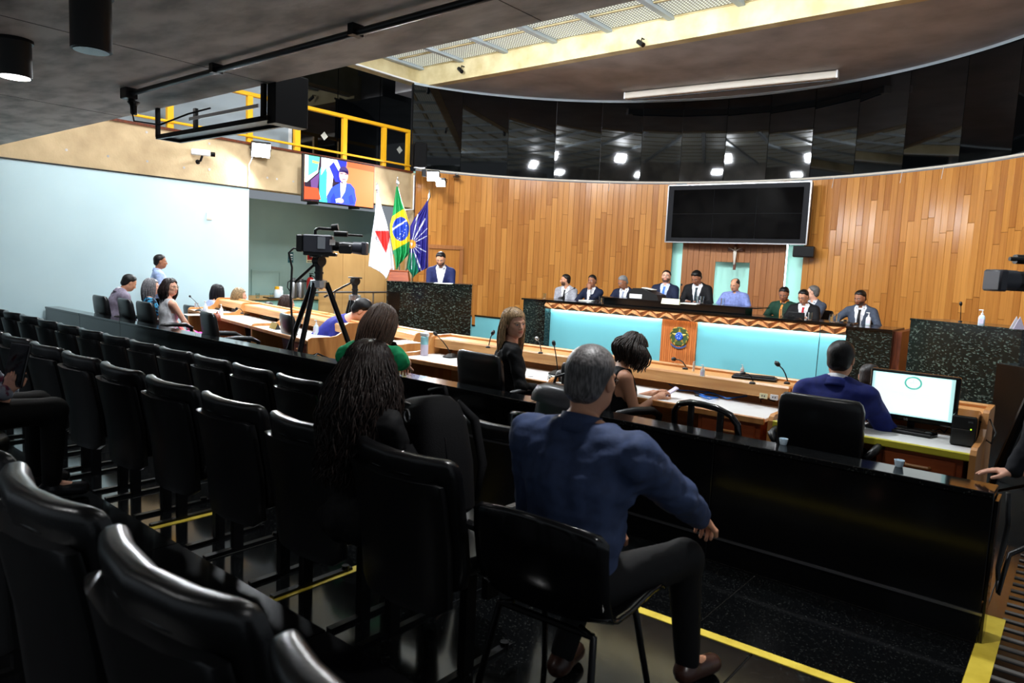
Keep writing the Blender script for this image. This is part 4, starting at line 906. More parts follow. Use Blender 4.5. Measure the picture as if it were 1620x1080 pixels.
    def vcut(w0, zlow):
        def fn(X, Y, Z):
            x, y, z = tl(X, Y, Z); hw = w0*np.clip((z-zlow)/(.5-zlow), 0, 1.25); return np.where((y > .02) & (z > zlow), hw-np.abs(x), -1.)
        return fn
    if shirt or kind in ('suit',):
        s = SDF(lo2, hi2, hv); torso(s, .003); arms(s, .004, 1, .97)
        s.cone(nb+Rt @ V3(0, -.01, -.05), nb+Rt @ V3(0, .0, .03), .066, .06, .02); s.cut(neckcut(.0))
        def topc(X, Y, Z):
            x, y, z = tl(X, Y, Z); return np.where(y > .03, z-.535+.5*np.maximum(0, .05-np.abs(x)), z-.548)
        s.cut(topc); child('shirt', s, shirt or 'shirt_white')
        s = SDF(lo2, hi2, hv); torso(s, .014); arms(s, .012, 1, .9)
        s.cut(vcut(.085, .1)); s.cut(neckcut(.075, zc=.56))
        if fine == 2: s.noise(.002, 22, 5)
        child('jacket', s, tm)
    elif kind in ('shirt', 'tshirt', 'sleeveless', 'blouse'):
        f1, f2 = {'shirt': (1, .95), 'tshirt': (.62, 0), 'sleeveless': (.0, 0), 'blouse': (1, .93)}[kind]
        s = SDF(lo2, hi2, hv); torso(s, .009 if kind != 'sleeveless' else .004)
        if f1 > 0: arms(s, .012 if kind != 'blouse' else .008, f1, f2)
        if kind == 'shirt': s.cone(nb+Rt @ V3(0, -.012, -.05), nb+Rt @ V3(0, -.005, .03), .07, .062, .015)
        def topc(X, Y, Z):
            x, y, z = tl(X, Y, Z)
            if kind == 'shirt': return np.where(y > .03, z-.53+.6*np.maximum(0, .05-np.abs(x)), z-.547)
            return np.maximum(z-.525, np.where(y > .0, .082-np.sqrt(x*x+(z-.53)**2), -1))
        s.cut(topc)
        if fine == 2: s.noise(.0036, 22, 3); s.noise(.0012, 60, 9)
        if kind == 'sleeveless':
            def armc(X, Y, Z):
                x, y, z = tl(X, Y, Z); return np.where(z > .3, np.abs(x)-.145, -1)
            s.cut(armc)
        child('shirt', s, tm)
    if tie:
        mb = MB(); ys = []
        for z in np.linspace(.49, .12, 9):
            # front of the chest in the torso frame
            a1 = .112*bulk*math.sqrt(max(0, 1-((z-.17)/.17)**2))+.012 if abs(z-.17) < .17 else 0; a2 = .115*bulk*math.sqrt(max(0, 1-((z-.34)/.165)**2)) if abs(z-.34) < .165 else 0
            ys.append((z, max(a1, a2, .055 if z > .44 else 0)+.022))
        vs = []
        for i, (z, y) in enumerate(ys):
            hw = (.022 if i == 0 else .016 if i == 1 else .018+.014*i/8)
            for x, dy in ((-hw, -.004), (0, .006), (hw, -.004), (0, -.01)): q = lt(x, y+dy, z); vs.append(tuple(q*sc))
        fs = [(i*4+k, i*4+(k+1) % 4, i*4+4+(k+1) % 4, i*4+4+k) for i in range(8) for k in range(4)]+[(3, 2, 1, 0), (32, 33, 34, 35)]
        mb.add(vs, fs).build('tie', MT[tie], ob)
    if kind in ('shirt', 'suit'):
        cmb = MB(); cm = collar or (tm if kind == 'shirt' else (shirt or 'shirt_white'))
        def colr(u, v):
            a = R(22+316*u)+PI/2; fr = (1+math.cos(a-PI/2))/2; rr_ = (.079, .066, .061, .0585)[min(3, int(v*3+.01))] if False else .080-.018*v
            return tuple(lt(math.cos(a)*rr_*1.04, math.sin(a)*rr_*1.05-.016+.006*(1-fr), .515+.062*v-.03*fr)*sc)
        cmb.grid(colr, 25, 4); co_ = cmb.build('collar', MT[cm], ob, smooth=True); md = co_.modifiers.new('thickness', 'SOLIDIFY'); md.thickness = .007*sc; md.offset = 1
        if kind == 'suit':
            jm = MB()
            def jcol(u, v):
                a = R(38+284*u)+PI/2; fr = (1+math.cos(a-PI/2))/2; rr_ = .098-.022*v
                return tuple(lt(math.cos(a)*rr_*1.04, math.sin(a)*rr_*1.05-.014, .492+.058*v-.04*fr)*sc)
            jm.grid(jcol, 25, 4); co_ = jm.build('jacket_collar', MT[tm], ob, smooth=True); md = co_.modifiers.new('thickness', 'SOLIDIFY'); md.thickness = .008*sc; md.offset = 1
    if legs:
        s = SDF(lo, V3(hi[0], hi[1], p0[2]+.1), max(hv, .016)); s.ell(p0, V3(.165*fem_h, .125, .11)*(1, bulk, 1)+.008, .04, Rt); legs_(s, .01, .96); child('trousers', s, legs)
        for sd in (1, -1):
            q = SDF(np.minimum(A[sd], TO[sd])-.1, np.maximum(A[sd], TO[sd])+.1, .012); q.cone(A[sd]+V3(0, -.03, -.025), TO[sd], .042, .04, .02); q.cone(A[sd], A[sd]+V3(0, 0, -.02), .042, .045, .02)
            zf = min(A[sd][2], TO[sd][2]+.045)-.083; q.cut(lambda X, Y, Z: zf-Z+.0); child('shoe', q, sole or 'leather')
    # hair
    if hair: make_hair(ob, hair, hc, Rh, sc, fine, key, toL)
    if glasses:
        mb = MB(); g = lambda x, y, z: tuple((Rh @ V3(x, y, z)+hc)*sc)
        for q in (-1, 1):
            mb.tube([g(q*.031+.023*math.cos(a), .098-.006*abs(math.cos(a)), .002+.017*math.sin(a)) for a in np.linspace(0, 2*PI, 15)[:-1]], .0016*sc, 5, closed=True)
            mb.tube([g(q*.054, .092, .006), g(q*.076, .04, .008), g(q*.08, -.005, .012)], .0018*sc, 5)
        mb.tube([g(-.008, .102, .004), g(.008, .102, .004)], .0018*sc, 5).build('glasses', MT[glasses], ob)
    PEOPLE[key] = dict(loc=Vector((ox, oy, floor)), yaw=yaw, sc=sc, ob=ob, W={k: ob.matrix_basis @ Vector(v*sc) for k, v in W.items()}, seat=floor+sc*seat)
    return ob
def make_hair(ob, hair, hc, Rh, sc, fine, key, toL):
    kind, col = hair[0], hair[1]; opt = hair[2] if len(hair) > 2 else {}
    hv = {0: .0095, 1: .007, 2: .0048}[fine]; m_ = hairmat(col); g = lambda p: (Rh @ np.asarray(p, float).T).T+hc
    s = SDF((-.12, -.15, -.16), (.12, .12, .16), hv)
    t_ = opt.get('t', .01); long_ = kind in ('long', 'curly', 'braids')
    s.ell((0, -.016, .036), (.077+t_, .096+t_, .083+t_*1.1), .01)
    s.ell((0, -.05, -.035), (.066+t_*.6, .052+t_, .06), .03)
    if opt.get('bald'): s.ell((0, .03, .11), (.05, .09, .05), .02, op='s')
    ys = [-.2, -.06, -.035, -.012, .012, .03, .055, .2]; zs = [-.085, -.085, -.05, .012, .03, .048, opt.get('front', .074), .09]
    if long_: zs = [-.12, -.12, -.1, -.06, -.02, .02, .062, .085]
    X, Y, Z = np.meshgrid(*s.ax, indexing='ij'); zl = np.interp(Y, ys, zs)+.004*np.sin(70*X)+.003*np.sin(130*X+1)
    if not long_: s.D = s.D+np.clip(1-(Z-zl)/.035, 0, 1)*(t_*.95)
    s.D = np.maximum(s.D, zl-Z)
    if kind == 'curly': s.noise(.005, 55, len(key))
    P, Q = s.mesh(); h = link('hair', npmesh('hair', g(P)*sc, Q), m_, ob)
    if long_:
        L = opt.get('len', .35); n = opt.get('n', (70, 140, 420)[fine]); r0 = opt.get('r', (.009, .007, .0045)[fine]); cur = opt.get('wave', .0); part = opt.get('face', .35)
        r_ = np.random.RandomState(len(label_seed(key))+n); mb = MB(); up = Rh.T @ V3(0, 0, 1)
        for i in range(n):
            az = r_.uniform(-PI, PI)                  # 0 = straight back
            if abs(az) > PI*(1-part): az *= (1-part)
            rad = V3(math.sin(az), -math.cos(az), 0); e0 = r_.uniform(.15, 1.35); pts_ = []
            ring = V3(rad[0]*(.082+t_), rad[1]*(.101+t_)-.016, .0)
            el_ = e0
            while el_ > -.1:
                c_, s_ = math.cos(el_), math.sin(el_); pts_.append(V3(ring[0]*c_, (ring[1]+.016)*c_-.016, .036+(.087+t_)*s_)); el_ -= .33
            nn = opt.get('seg', 8); ln = L*r_.uniform(.8, 1.05); ph = r_.uniform(0, 6); ph2 = r_.uniform(0, 6); fq = opt.get('freq', 40)*r_.uniform(.8, 1.2)
            base = np.array(pts_[-1]); jit = r_.normal(size=3)*.012; jit[2] = 0; bow = opt.get('spread', .02)
            W_ = [g(q+r_.normal(size=3)*.002) for q in pts_]; b0 = W_[-1]; out = Rh @ (rad*V3(1, 1, 0)); back = Rh @ V3(0, -1, 0)
            for k in range(1, nn+1):
                f = k/nn; q = b0+V3(0, 0, -1)*ln*f+out*bow*math.sin(PI*min(f*1.2, 1))*(1)+(Rh @ jit)*f+(back*opt.get('back', .03)-out*opt.get('close', .02))*f
                if cur: q = q+V3(math.sin(ph+fq*ln*f), math.cos(ph2+fq*ln*f), 0)*cur*(.3+.7*f)
                W_.append(q)
            rr = [r0*.7]+[r0]*(len(W_)-3)+[r0*.8, r0*.25]; mb.tube([tuple(q*sc) for q in W_], [x*sc for x in rr], 4)
        mb.build('hair_strands', m_, h, smooth=True)
        if opt.get('tips'):
            pass
    if kind == 'bun':
        MB().ball(tuple(g(V3(0, -.09, .09))*sc), .045*sc, 12).build('bun', m_, h, smooth=True)
def label_seed(k): return k
# ================================================================ the people in the hall
for nm, c in dict(shirt_white=(236, 236, 240), suit_navy=(24, 32, 58), suit_black=(17, 17, 20), suit_grey=(72, 80, 96), suit_silver=(172, 172, 180), suit_mauve=(142, 132, 150), suit_blue=(26, 38, 112), suit_speaker=(28, 36, 84), shirt_blue=(128, 142, 200), shirt_sky=(178, 200, 244), shirt_lilac=(206, 216, 250), denim=(56, 70, 104), trousers_dark=(8, 8, 10), green=(34, 182, 116), polo=(52, 56, 158), scout=(22, 58, 42), black_dress=(15, 15, 17), white_top=(240, 240, 244), pink=(230, 70, 180), shirt_plain=(226, 228, 236), operator=(16, 18, 26)).items(): cloth(nm, c)
cloth('print_blue', (64, 160, 208), .7, (12, 22, 40), ns=24, lo=.45, hi=.55)
cloth('plaid', (150, 156, 172), .7, (110, 40, 70), ns=20, lo=.56, hi=.64)
for nm, c in dict(tie_black=(14, 14, 18), tie_red=(176, 24, 38), tie_blue=(58, 120, 214), tie_pattern=(40, 56, 64), tie_grey=(140, 148, 170), scarf=(232, 140, 50)).items(): mat(nm, c, .5)
mat('brown_shoe', (58, 34, 26), .3); mat('frame_gold', (190, 160, 110), .3, metal=.8)
yc = PI
def front(px, py, Y=12.45): return aty(px, py, Y)
D_ = R
fl = .12
person('r1', 'man in light grey suit at the left end of the rostrum, looking towards the podium', front(895, 434), fl, yc+D_(12), hp=(D_(-55), D_(-2), 0), skin='tan', beard=True, hair=('short', (34, 26, 22)), top=('suit', 'suit_silver'), tie='tie_black', lean=D_(10), R_=('l', (.02, .36, .78)), L_=('l', (-.06, .36, .78)))
person('r2', 'man in navy suit and red tie at the rostrum, hand raised to his chin', front(937, 435), fl, yc, hp=(D_(8), D_(-4), 0), skin='brown', hair=('short', (20, 17, 16)), top=('suit', 'suit_navy'), tie='tie_red', lean=D_(6), L_=('l', (-.02, .2, 1.08)), curl=(.4, 1.2), hdir={-1: (0.2, .0, 1)}, palm={-1: (.4, -1, 0)}, R_=('l', (.25, .38, .78)))
person('r3', 'grey haired man in navy suit reading at the rostrum behind the black box', front(983, 437), fl, yc+D_(6), hp=(D_(-22), D_(-26), 0), skin='brown', hair=('short', (150, 150, 150)), top=('suit', 'suit_navy'), tie='tie_grey', lean=D_(6), R_=('l', (.2, .38, .78)), L_=('l', (-.15, .36, .78)))
flc = .27
person('r4', 'bearded man with glasses and bright blue tie at the rostrum, leaning back', front(1055, 428, 12.6), flc, yc+D_(14), hp=(D_(4), D_(10), 0), skin='fair', beard=True, hair=('short', (40, 24, 20)), top=('suit', 'suit_navy'), tie='tie_blue', glasses='plastic_black', lean=D_(-6), shirt='shirt_lilac', bulk=1.12, R_=('l', (.16, .36, .8)), L_=('l', (-.14, .36, .8)))
person('r5', 'man in black suit and patterned tie writing at the rostrum, left of the president', front(1100, 430, 12.6), flc, yc+D_(10), hp=(D_(-12), D_(-32), 0), skin='brown', hair=('short', (14, 12, 12), {'t': .016}), top=('suit', 'suit_black'), tie='tie_pattern', lean=D_(8), bulk=1.1, R_=('l', (.1, .38, .78)), L_=('l', (-.12, .36, .78)))
person('r6', 'balding man in light blue shirt in the president seat at the rostrum', front(1163, 441, 12.6), flc, yc+D_(5), hp=(D_(-14), D_(-18), D_(-6)), skin='tan', hair=('short', (60, 52, 48), {'bald': 1, 't': .006}), top=('shirt', 'shirt_blue'), lean=D_(-4), bulk=1.15, R_=('l', (.22, .3, .76)), L_=('l', (-.22, .3, .76)))
person('r7', 'man in dark green scout uniform with orange neckerchief at the rostrum', front(1240, 455), fl, yc+D_(-5), hp=(D_(10), D_(-24), 0), skin='brown', hair=('short', (20, 16, 15)), top=('shirt', 'scout'), tie='scarf', collar='scarf', lean=D_(6), bulk=1.08, R_=('l', (.2, .36, .76)), L_=('l', (-.1, .36, .76)))
person('r8', 'man in black suit and red tie holding a tablet at the rostrum', front(1270, 459), fl, yc+D_(8), hp=(D_(-18), D_(-22), 0), skin='tan', hair=('short', (18, 16, 18)), top=('suit', 'suit_black'), tie='tie_red', glasses='plastic_black', lean=D_(4), bulk=1.12, R_=('l', (.14, .38, .86)), L_=('l', (-.1, .38, .86)), curl=(.9, .9))
person('r9', 'older man in dark grey suit without tie, seated behind the man with the tablet', front(1287, 452, 13.25), fl, yc+D_(-20), hp=(D_(-62), D_(-2), 0), skin='fair', hair=('short', (120, 116, 112)), top=('suit', 'suit_grey'), glasses='metal', shirt='shirt_plain')
person('r10', 'man in grey suit and black tie at the right end of the rostrum', front(1360, 460), fl, yc+D_(2), hp=(D_(-20), D_(-18), 0), skin='brown', beard=True, hair=('short', (22, 18, 16)), top=('suit', 'suit_grey'), tie='tie_black', lean=D_(3), R_=('l', (.42, .34, .8)), L_=('l', (-.2, .36, .78)), curl=(.9, .5))
sp = (atz(612, 444, 1.25)+atz(747, 450, 1.25))/2
person('speaker', 'speaker in dark blue suit standing at the granite podium', atd(697, 397, 13.05), -.02, D_(-139), 'stand', hp=(D_(-6), D_(-24), 0), skin='tan', beard=True, hair=('short', (22, 18, 18)), top=('suit', 'suit_speaker'), lean=D_(4), R_=('l', (.04, .34, 1.08)), L_=('l', (-.06, .34, 1.08)), curl=(.9, .9), fine=1, scale=1.06)
# left part of the plenary
hd = D_
person('p_stand', 'man in pale blue shirt standing against the pale blue wall', atd(254, 403, 11.0), 0, hd(-20), 'stand', hp=(hd(-4), hd(-4), 0), skin='brown', hair=('short', (24, 20, 20)), top=('shirt', 'shirt_sky'), fine=1, bulk=1.1)
person('p_grey', 'man in mauve grey jacket bent over beside the pale blue wall', atd(210, 436, 10.05), 0, hd(-6), hp=(hd(0), hd(-28), 0), lean=hd(20), skin='tan', hair=('short', (20, 17, 17)), top=('suit', 'suit_mauve'), fine=1, bulk=1.1)
person('p_silver', 'woman with long grey hair and blue printed blouse', atd(240, 441, 9.6), 0, hd(-14), hp=(hd(-16), 0, 0), lean=hd(6), fem=True, skin='fair', hair=('long', (150, 148, 152), {'len': .26, 'face': .3}), top=('tshirt', 'print_blue'), fine=1)
person('p_white', 'woman with dark wavy hair and glasses in a sleeveless white top, looking back', atd(269, 441, 9.2), 0, hd(-4), hp=(hd(-60), 0, 0), lean=hd(4), fem=True, skin='fair', hair=('curly', (46, 32, 30), {'len': .26, 'wave': .012, 'freq': 30, 'face': .34, 'spread': .035}), top=('sleeveless', 'white_top'), legs='pink', fine=1, glasses='frame_gold')
person('p_dark', 'woman with long black hair in pale blue shirt in the rear desk row', atd(347, 451, 11.7), -.2, hd(-10), hp=(hd(0), hd(-14), 0), lean=hd(14), fem=True, skin='tan', hair=('long', (24, 20, 28), {'len': .34, 'face': .22}), top=('blouse', 'shirt_lilac'), fine=1)
person('p_blonde', 'blonde woman in white blouse in the rear desk row', atd(380, 456, 11.2), -.2, hd(-22), hp=(hd(-10), hd(-4), 0), fem=True, skin='fair', hair=('long', (176, 150, 112), {'len': .22, 'face': .32}), top=('blouse', 'white_top'), fine=1)
person('p_bun', 'person whose dark hair just shows above the rear desk row', atd(425, 479, 10.6), -.2, hd(-30), fem=True, skin='tan', hair=('short', (26, 22, 24), {'t': .02}), top=('tshirt', 'suit_black'), lean=hd(10))
person('p_brown', 'woman with straight brown hair seen from behind in the rear desk row', atd(455, 467, 10.3), -.2, hd(-2), hp=(hd(-18), hd(-4), 0), fem=True, skin='fair', hair=('long', (72, 54, 50), {'len': .3, 'face': .3}), top=('tshirt', 'suit_black'), fine=1)
person('p_polo', 'man in purple blue polo shirt bowed over the rear desk row', atd(584, 478, 8.25), -.2, hd(-50), hp=(hd(0), hd(-40), 0), lean=hd(52), skin='fair', hair=('short', (22, 19, 20), {'t': .015}), top=('tshirt', 'polo'), fine=1, bulk=1.15)
person('p_child', 'person with light brown tied hair behind the girl in green', atd(620, 497, 8.0), -.2, hd(-25), hp=(hd(-15), hd(-10), 0), fem=True, skin='fair', hair=('short', (150, 116, 84), {'t': .014}), top=('tshirt', 'suit_black'), fine=1)
# right part
person('p_bald', 'nearly bald man in the rear desk row behind the monitor', atd(1378, 575, 5.35), -.2, hd(5), hp=(0, hd(-14), 0), skin='brown', hair=('short', (52, 48, 48), {'t': .004, 'bald': 1}), top=('suit', 'suit_black'), fine=1)
person('p_navy', 'man in royal blue suit seated at the computer desk', atd(1333, 540, 4.35), 0, hd(5), hp=(hd(-3), hd(-4), 0), lean=hd(14), skin='tan', hair=('short', (20, 17, 18)), top=('suit', 'suit_blue'), fine=2, bulk=1.12, R_=('l', (.2, .46, .82)), L_=('l', (-.2, .46, .82)))
person('p_braids', 'woman with thin dark braids in a black sleeveless dress looking at her phone', atd(1012, 532, 5.0), 0, hd(-48), hp=(hd(6), hd(-24), 0), lean=hd(10), fem=True, skin='tan', hair=('braids', (66, 54, 48), {'len': .2, 'n': 260, 'r': .0065, 'wave': .004, 'freq': 90, 'face': .3, 'spread': .06, 't': .02, 'seg': 10, 'close': .0}), top=('sleeveless', 'black_dress'), fine=2, bulk=1.12, R_=('l', (.07, .36, .84)), L_=('l', (-.07, .36, .85)), curl=(.9, .9), poleR=(.4, -.3, -1))
person('p_blondeblk', 'blonde woman in black blouse looking back over her shoulder', atd(813, 489, 5.5), 0, hd(-40), hp=(hd(-66), hd(-3), hd(6)), lean=hd(8), fem=True, skin='fair', hair=('long', (196, 160, 118), {'len': .4, 'face': .42, 't': .012, 'n': 420}), top=('blouse', 'black_dress'), fine=2, R_=('l', (.15, .34, .7)), L_=('l', (-.1, .34, .72)))
q = atz(640, 592, .72)
person('p_green', 'girl in green blouse with long brown hair beside the parapet', atd(611, 487, 4.7), 0, hd(28), hp=(hd(-8), hd(-30), 0), lean=hd(30), fem=True, skin='fair', hair=('long', (104, 78, 64), {'len': .34, 'face': .3, 'n': 420, 't': .01, 'back': .2, 'close': .03, 'spread': .02}), top=('tshirt', 'green'), fine=2, R_=('w', (q.x-.02, 3.8, .74)), L_=('w', (q.x-.36, 3.76, .74)), poleR=(1, -.4, .0), poleL=(-1, -.4, .0), curl=(.9, .6))
person('p_curls', 'girl with very long dark curly hair in the middle seat row', atd(588, 543, 2.8), .13, hd(6), hp=(hd(-6), hd(-6), 0), lean=hd(6), fem=True, skin='tan', hair=('curly', (38, 27, 23), {'len': .56, 'n': 900, 'wave': .022, 'freq': 34, 'face': .2, 'spread': .055, 't': .016, 'r': .0036, 'seg': 16, 'back': .1, 'close': -.03}), top=('tshirt', 'black_dress'), fine=2)
kn = atz(1118, 868, .61)
person('p_man', 'grey haired man in dark blue shirt on the loose plastic chair, seen from behind', atd(940, 548, 2.25), .13, hd(4), hp=(hd(-2), hd(-6), 0), lean=hd(4), shw=1.12, skin='tan', hair=('short', (112, 108, 108), {'t': .008}), top=('shirt', 'denim'), fine=2, bulk=1.22, R_=('w', (kn.x+.02, kn.y+.02, .67)), L_=('l', (-.04, .25, .66)), poleR=(1, -.5, -.3), poleL=(-1, -.5, -.4), curl=(.8, .6), glasses='metal_black', sole='brown_shoe' if 'brown_shoe' in MT else 'leather', feet={1: ((.25, .44, .54), (.27, .5, .09), (.05, .15, -.045)), -1: ((-.12, .44, .52), (-.14, .22, .09), (-.02, .15, -.045))})
ph = atz(1578, 762, .72)
person('p_operator', 'camera operator in black standing at the right edge with one hand on the parapet', (-.02, 4.22, 1.5), 0, hd(52), 'stand', scale=.9, lean=hd(16), hp=(0, 0, 0), skin='fair', hair=('short', (30, 26, 26)), top=('shirt', 'operator'), fine=2, L_=('w', (-.2, 3.93, .755)), curl=(.5, .25), poleL=(0, -1, 0), bulk=1.1, palm={-1: (0, 0, -1)}, hdir={-1: (-.55, .75, -.15)})
pt = atz(6, 604, .96)
person('p_tablet', 'person at the left edge in plaid sleeves holding up a tablet', (-4.27, .93, 1.52), .26, 0, skin='fair', hair=('short', (50, 36, 30)), top=('shirt', 'plaid'), fine=2, R_=('w', (-4.13, 1.11, .86)), hdir={1: (0, .25, 1)}, palm={1: (-.4, 1, 0)}, curl=(.8, .5), poleR=(.6, -.6, -1))
# ================================================================ chairs of the seated people
labels = {'p_grey': 'office chair of the man in the mauve grey jacket', 'p_silver': 'office chair of the grey haired woman', 'p_white': 'office chair of the woman in the white top', 'p_dark': 'office chair of the woman with long black hair', 'p_blonde': 'office chair of the blonde woman in white', 'p_bun': 'office chair of the person hidden by the rear desk row', 'p_brown': 'office chair of the woman with straight brown hair', 'p_polo': 'office chair of the man in the purple blue polo', 'p_child': 'office chair of the person with light brown tied hair', 'p_bald': 'office chair of the nearly bald man', 'p_navy': 'office chair of the man in the royal blue suit', 'p_blondeblk': 'office chair of the blonde woman in black', 'p_braids': 'office chair of the woman with braids'}
for k, v in labels.items():
    P = PEOPLE[k]; z = {True: 0, False: -.2}[P['loc'].y < 4.9]; yw = P['yaw']*(.35 if k != 'p_blondeblk' else .1)
    put_office(P['loc'].x, max(P['loc'].y, 4.24), z, yw, v)
for i in range(1, 11):
    P = PEOPLE['r%d' % i]; put_office(P['loc'].x, P['loc'].y, .12, P['yaw'], 'black chair at the rostrum, %s from the left' % ORD[i-1], 'black chairs at the rostrum')
put_office(-7.55, 4.22, 0, R(-12), 'empty black office chair in front of the gold nameplate desk')
# ================================================================ loose chairs in the audience
def shell_chair(loc, rz, label):
    t = empty('shell_chair', loc, label, 'chair', rz)
    def sh(u, v):          # one bent plastic shell: backrest down into the seat
        x = (u-.5)*2; k = v
        prof = [(-.26, .77), (-.255, .68), (-.235, .56), (-.2, .47), (-.12, .43), (.0, .425), (.12, .435), (.2, .43), (.225, .41)]
        f = k*(len(prof)-1); i = min(int(f), len(prof)-2); a = f-i; y = prof[i][0]*(1-a)+prof[i+1][0]*a; z = prof[i][1]*(1-a)+prof[i+1][1]*a
        w_ = .235*(1-.12*(abs(k-.0) < .01)); c = abs(x)**2.4
        if k < .4: y += .055*c; z -= .03*c*(1-k/.4)
        else: z += .035*c
        return (x*w_, y, z)
    o = MB().grid(sh, 15, 33).build('shell', MT['plastic_gloss'], t, smooth=True)
    md = o.modifiers.new('thickness', 'SOLIDIFY'); md.thickness = .012; md.offset = 0
    for sx in (-1, 1):
        for sy, y0 in ((-1, -.14), (1, .13)):
            MB().tube([(sx*.12, y0, .42), (sx*.17, y0, .405), (sx*.215, sy*.23, .0)], .011, 8).build('leg', MT['metal_black'], t, smooth=True)
    MB().tube([(-.17, -.14, .405), (.17, -.14, .405)], .011, 8).build('cross_tube', MT['metal_black'], t)
    return t
P = PEOPLE['p_man']; shell_chair((P['loc'].x-.0, P['loc'].y, .13), P['yaw'], 'black plastic shell chair with thin metal legs under the man in the blue shirt')
# loose chair with a black leather bag beside the parapet
q = atz(862, 634, .84); shell_chair((q.x, q.y+.17, 0), R(-8), 'black plastic shell chair standing close to the parapet, holding a leather bag')
t = empty('leather_bag', (q.x+.03, q.y+.13, .44), 'slouchy black leather bag on the chair by the parapet', 'bag', R(-10))
superloft(MB(), [(0, 0, 0, .17, .09), (0, 0, .03, .2, .11), (0, 0, .2, .2, .1), (.0, 0, .36, .18, .08), (.01, -.01, .43, .16, .055), (.02, -.02, .46, .13, .03)], 22, e=.6).build('body', MT['leather'], t, smooth=50)
superloft(MB(), [(0, -.02, .38, .195, .1), (0, -.02, .42, .19, .095), (0, -.02, .465, .165, .07), (.01, -.02, .485, .12, .04)], 20, e=.6).build('flap', MT['leather'], t, smooth=50)
MB().tube([(-.1, 0, .42), (-.08, .02, .52), (0, .03, .55), (.08, .02, .52), (.1, 0, .42)], .009, 6).build('strap', MT['leather'], t, smooth=True)
# arched open chair between parapet and the cable desk
p = atz(1120, 650, .8); t = empty('arched_chair', (p.x, 4.28, 0), 'black chair with an arched open back in front of the blue cables', 'chair', R(-14))
arc = [(-.24, -.2, .45), (-.245, -.22, .62), (-.235, -.24, .74), (-.19, -.25, .79), (-.1, -.26, .815), (0, -.265, .82), (.1, -.26, .815), (.19, -.25, .79), (.235, -.24, .74), (.245, -.22, .62), (.24, -.2, .45)]
MB().tube(arc, .02, 10).build('back_arch', MT['plastic_gloss'], t, smooth=True)
for x in (-.11, .11): MB().box((x, -.235, .63), (.045, .018, .36), b=.005).build('back_post', MT['plastic_black'], t)
superloft(MB(), [(0, .02, .42, .22, .21), (0, .02, .44, .24, .235), (0, .02, .46, .235, .23), (0, .02, .47, .2, .2)], 22, e=.4).build('seat', MT['plastic_black'], t, smooth=50)
for sx in (-1, 1):
    for sy in (-1, 1): MB().tube([(sx*.2, sy*.18, .43), (sx*.225, sy*.22, 0)], [.02, .016], 8).build('leg', MT['plastic_black'], t)
# backpack on the middle row seat
t = empty('backpack', (-1.98, 1.98, .59), 'large black laptop backpack on the middle row seat nearest the man in blue', 'backpack', R(-18))
TL = RY(R(-14))
superloft(MB(), [(0, 0, 0, .16, .1), (0, 0, .02, .19, .125), (0, 0, .2, .2, .13), (0, 0, .36, .195, .115), (0, 0, .43, .17, .095), (0, 0, .465, .13, .07), (0, 0, .475, .08, .04)], 24, TL, e=.5).build('main_body', MT['bag'], t, smooth=50)
superloft(MB(), [(0, -.13, .03, .13, .03), (0, -.135, .05, .15, .045), (0, -.135, .25, .15, .045), (0, -.13, .29, .12, .03)], 20, TL, e=.5).build('front_pocket', MT['bag'], t, smooth=50)
MB().tube([(-.08, .06, .46), (-.07, .06, .5), (.07, .06, .5), (.08, .06, .46)], .011, 6, TL).build('carry_handle', MT['bag'], t, smooth=True)
for x in (-.09, .09): MB().tube([(x, .1, .44), (x*1.3, .16, .36), (x*1.5, .17, .18), (x*1.6, .12, .04)], [.016, .022, .022, .01], 6, TL).build('shoulder_strap', MT['bag'], t, smooth=True)
MB().tube([(-.19, -.02, .3), (-.16, -.07, .41), (0, -.085, .455), (.16, -.07, .41), (.195, -.02, .3), (.2, -.02, .1)], .004, 5, TL).build('zipper', MT['metal_black'], t, smooth=True)
MB().tube([(.1+.025*math.cos(a), -.13, .4+.025*math.sin(a)) for a in np.linspace(0, 2*PI, 13)[:-1]], .004, 5, TL, closed=True).build('ring', MT['metal'], t)
# tablet and phone in hands
W = PEOPLE['p_tablet']['W'][1]; t = empty('tablet', (W.x, W.y+.04, W.z+.1), 'dark tablet held up at the left edge of the picture', 'tablet', R(14)); MB().box((0, 0, .04), (.16, .01, .22), M=RX(R(-14)), b=.004).build('body', MT['plastic_gloss'], t); MB().box((0, -.006, .04), (.145, .002, .2), M=RX(R(-14))).build('screen', MT['screen_black'], t)
a, b_ = PEOPLE['p_braids']['W'][1], PEOPLE['p_braids']['W'][-1]; c = (a+b_)/2; yw = PEOPLE['p_braids']['yaw']
d = Vector((-math.sin(yw), math.cos(yw), 0))*.1; t = empty('phone', c+d+Vector((0, 0, .02)), 'pale lilac phone in the hands of the woman with braids', 'phone', yw); MB().box((0, 0, 0), (.075, .15, .009), M=RX(R(35)), b=.003).build('body', MT['lilac'], t); MB().box((-.02, -.05, .007), (.02, .02, .004), M=RX(R(35))).build('lens_bump', MT['plastic_black'], t)
a, b_ = PEOPLE['r8']['W'][1], PEOPLE['r8']['W'][-1]; c = (a+b_)/2; t = empty('tablet', c+Vector((-.0, -.12, .02)), 'black tablet in the hands of the man with the red tie', 'tablet', R(8)); MB().box((0, 0, 0), (.26, .012, .17), M=RX(R(20)), b=.003).build('body', MT['plastic_black'], t); MB().box((0, .008, 0), (.24, .003, .15), M=RX(R(20))).build('screen', MT['screen_black'], t)
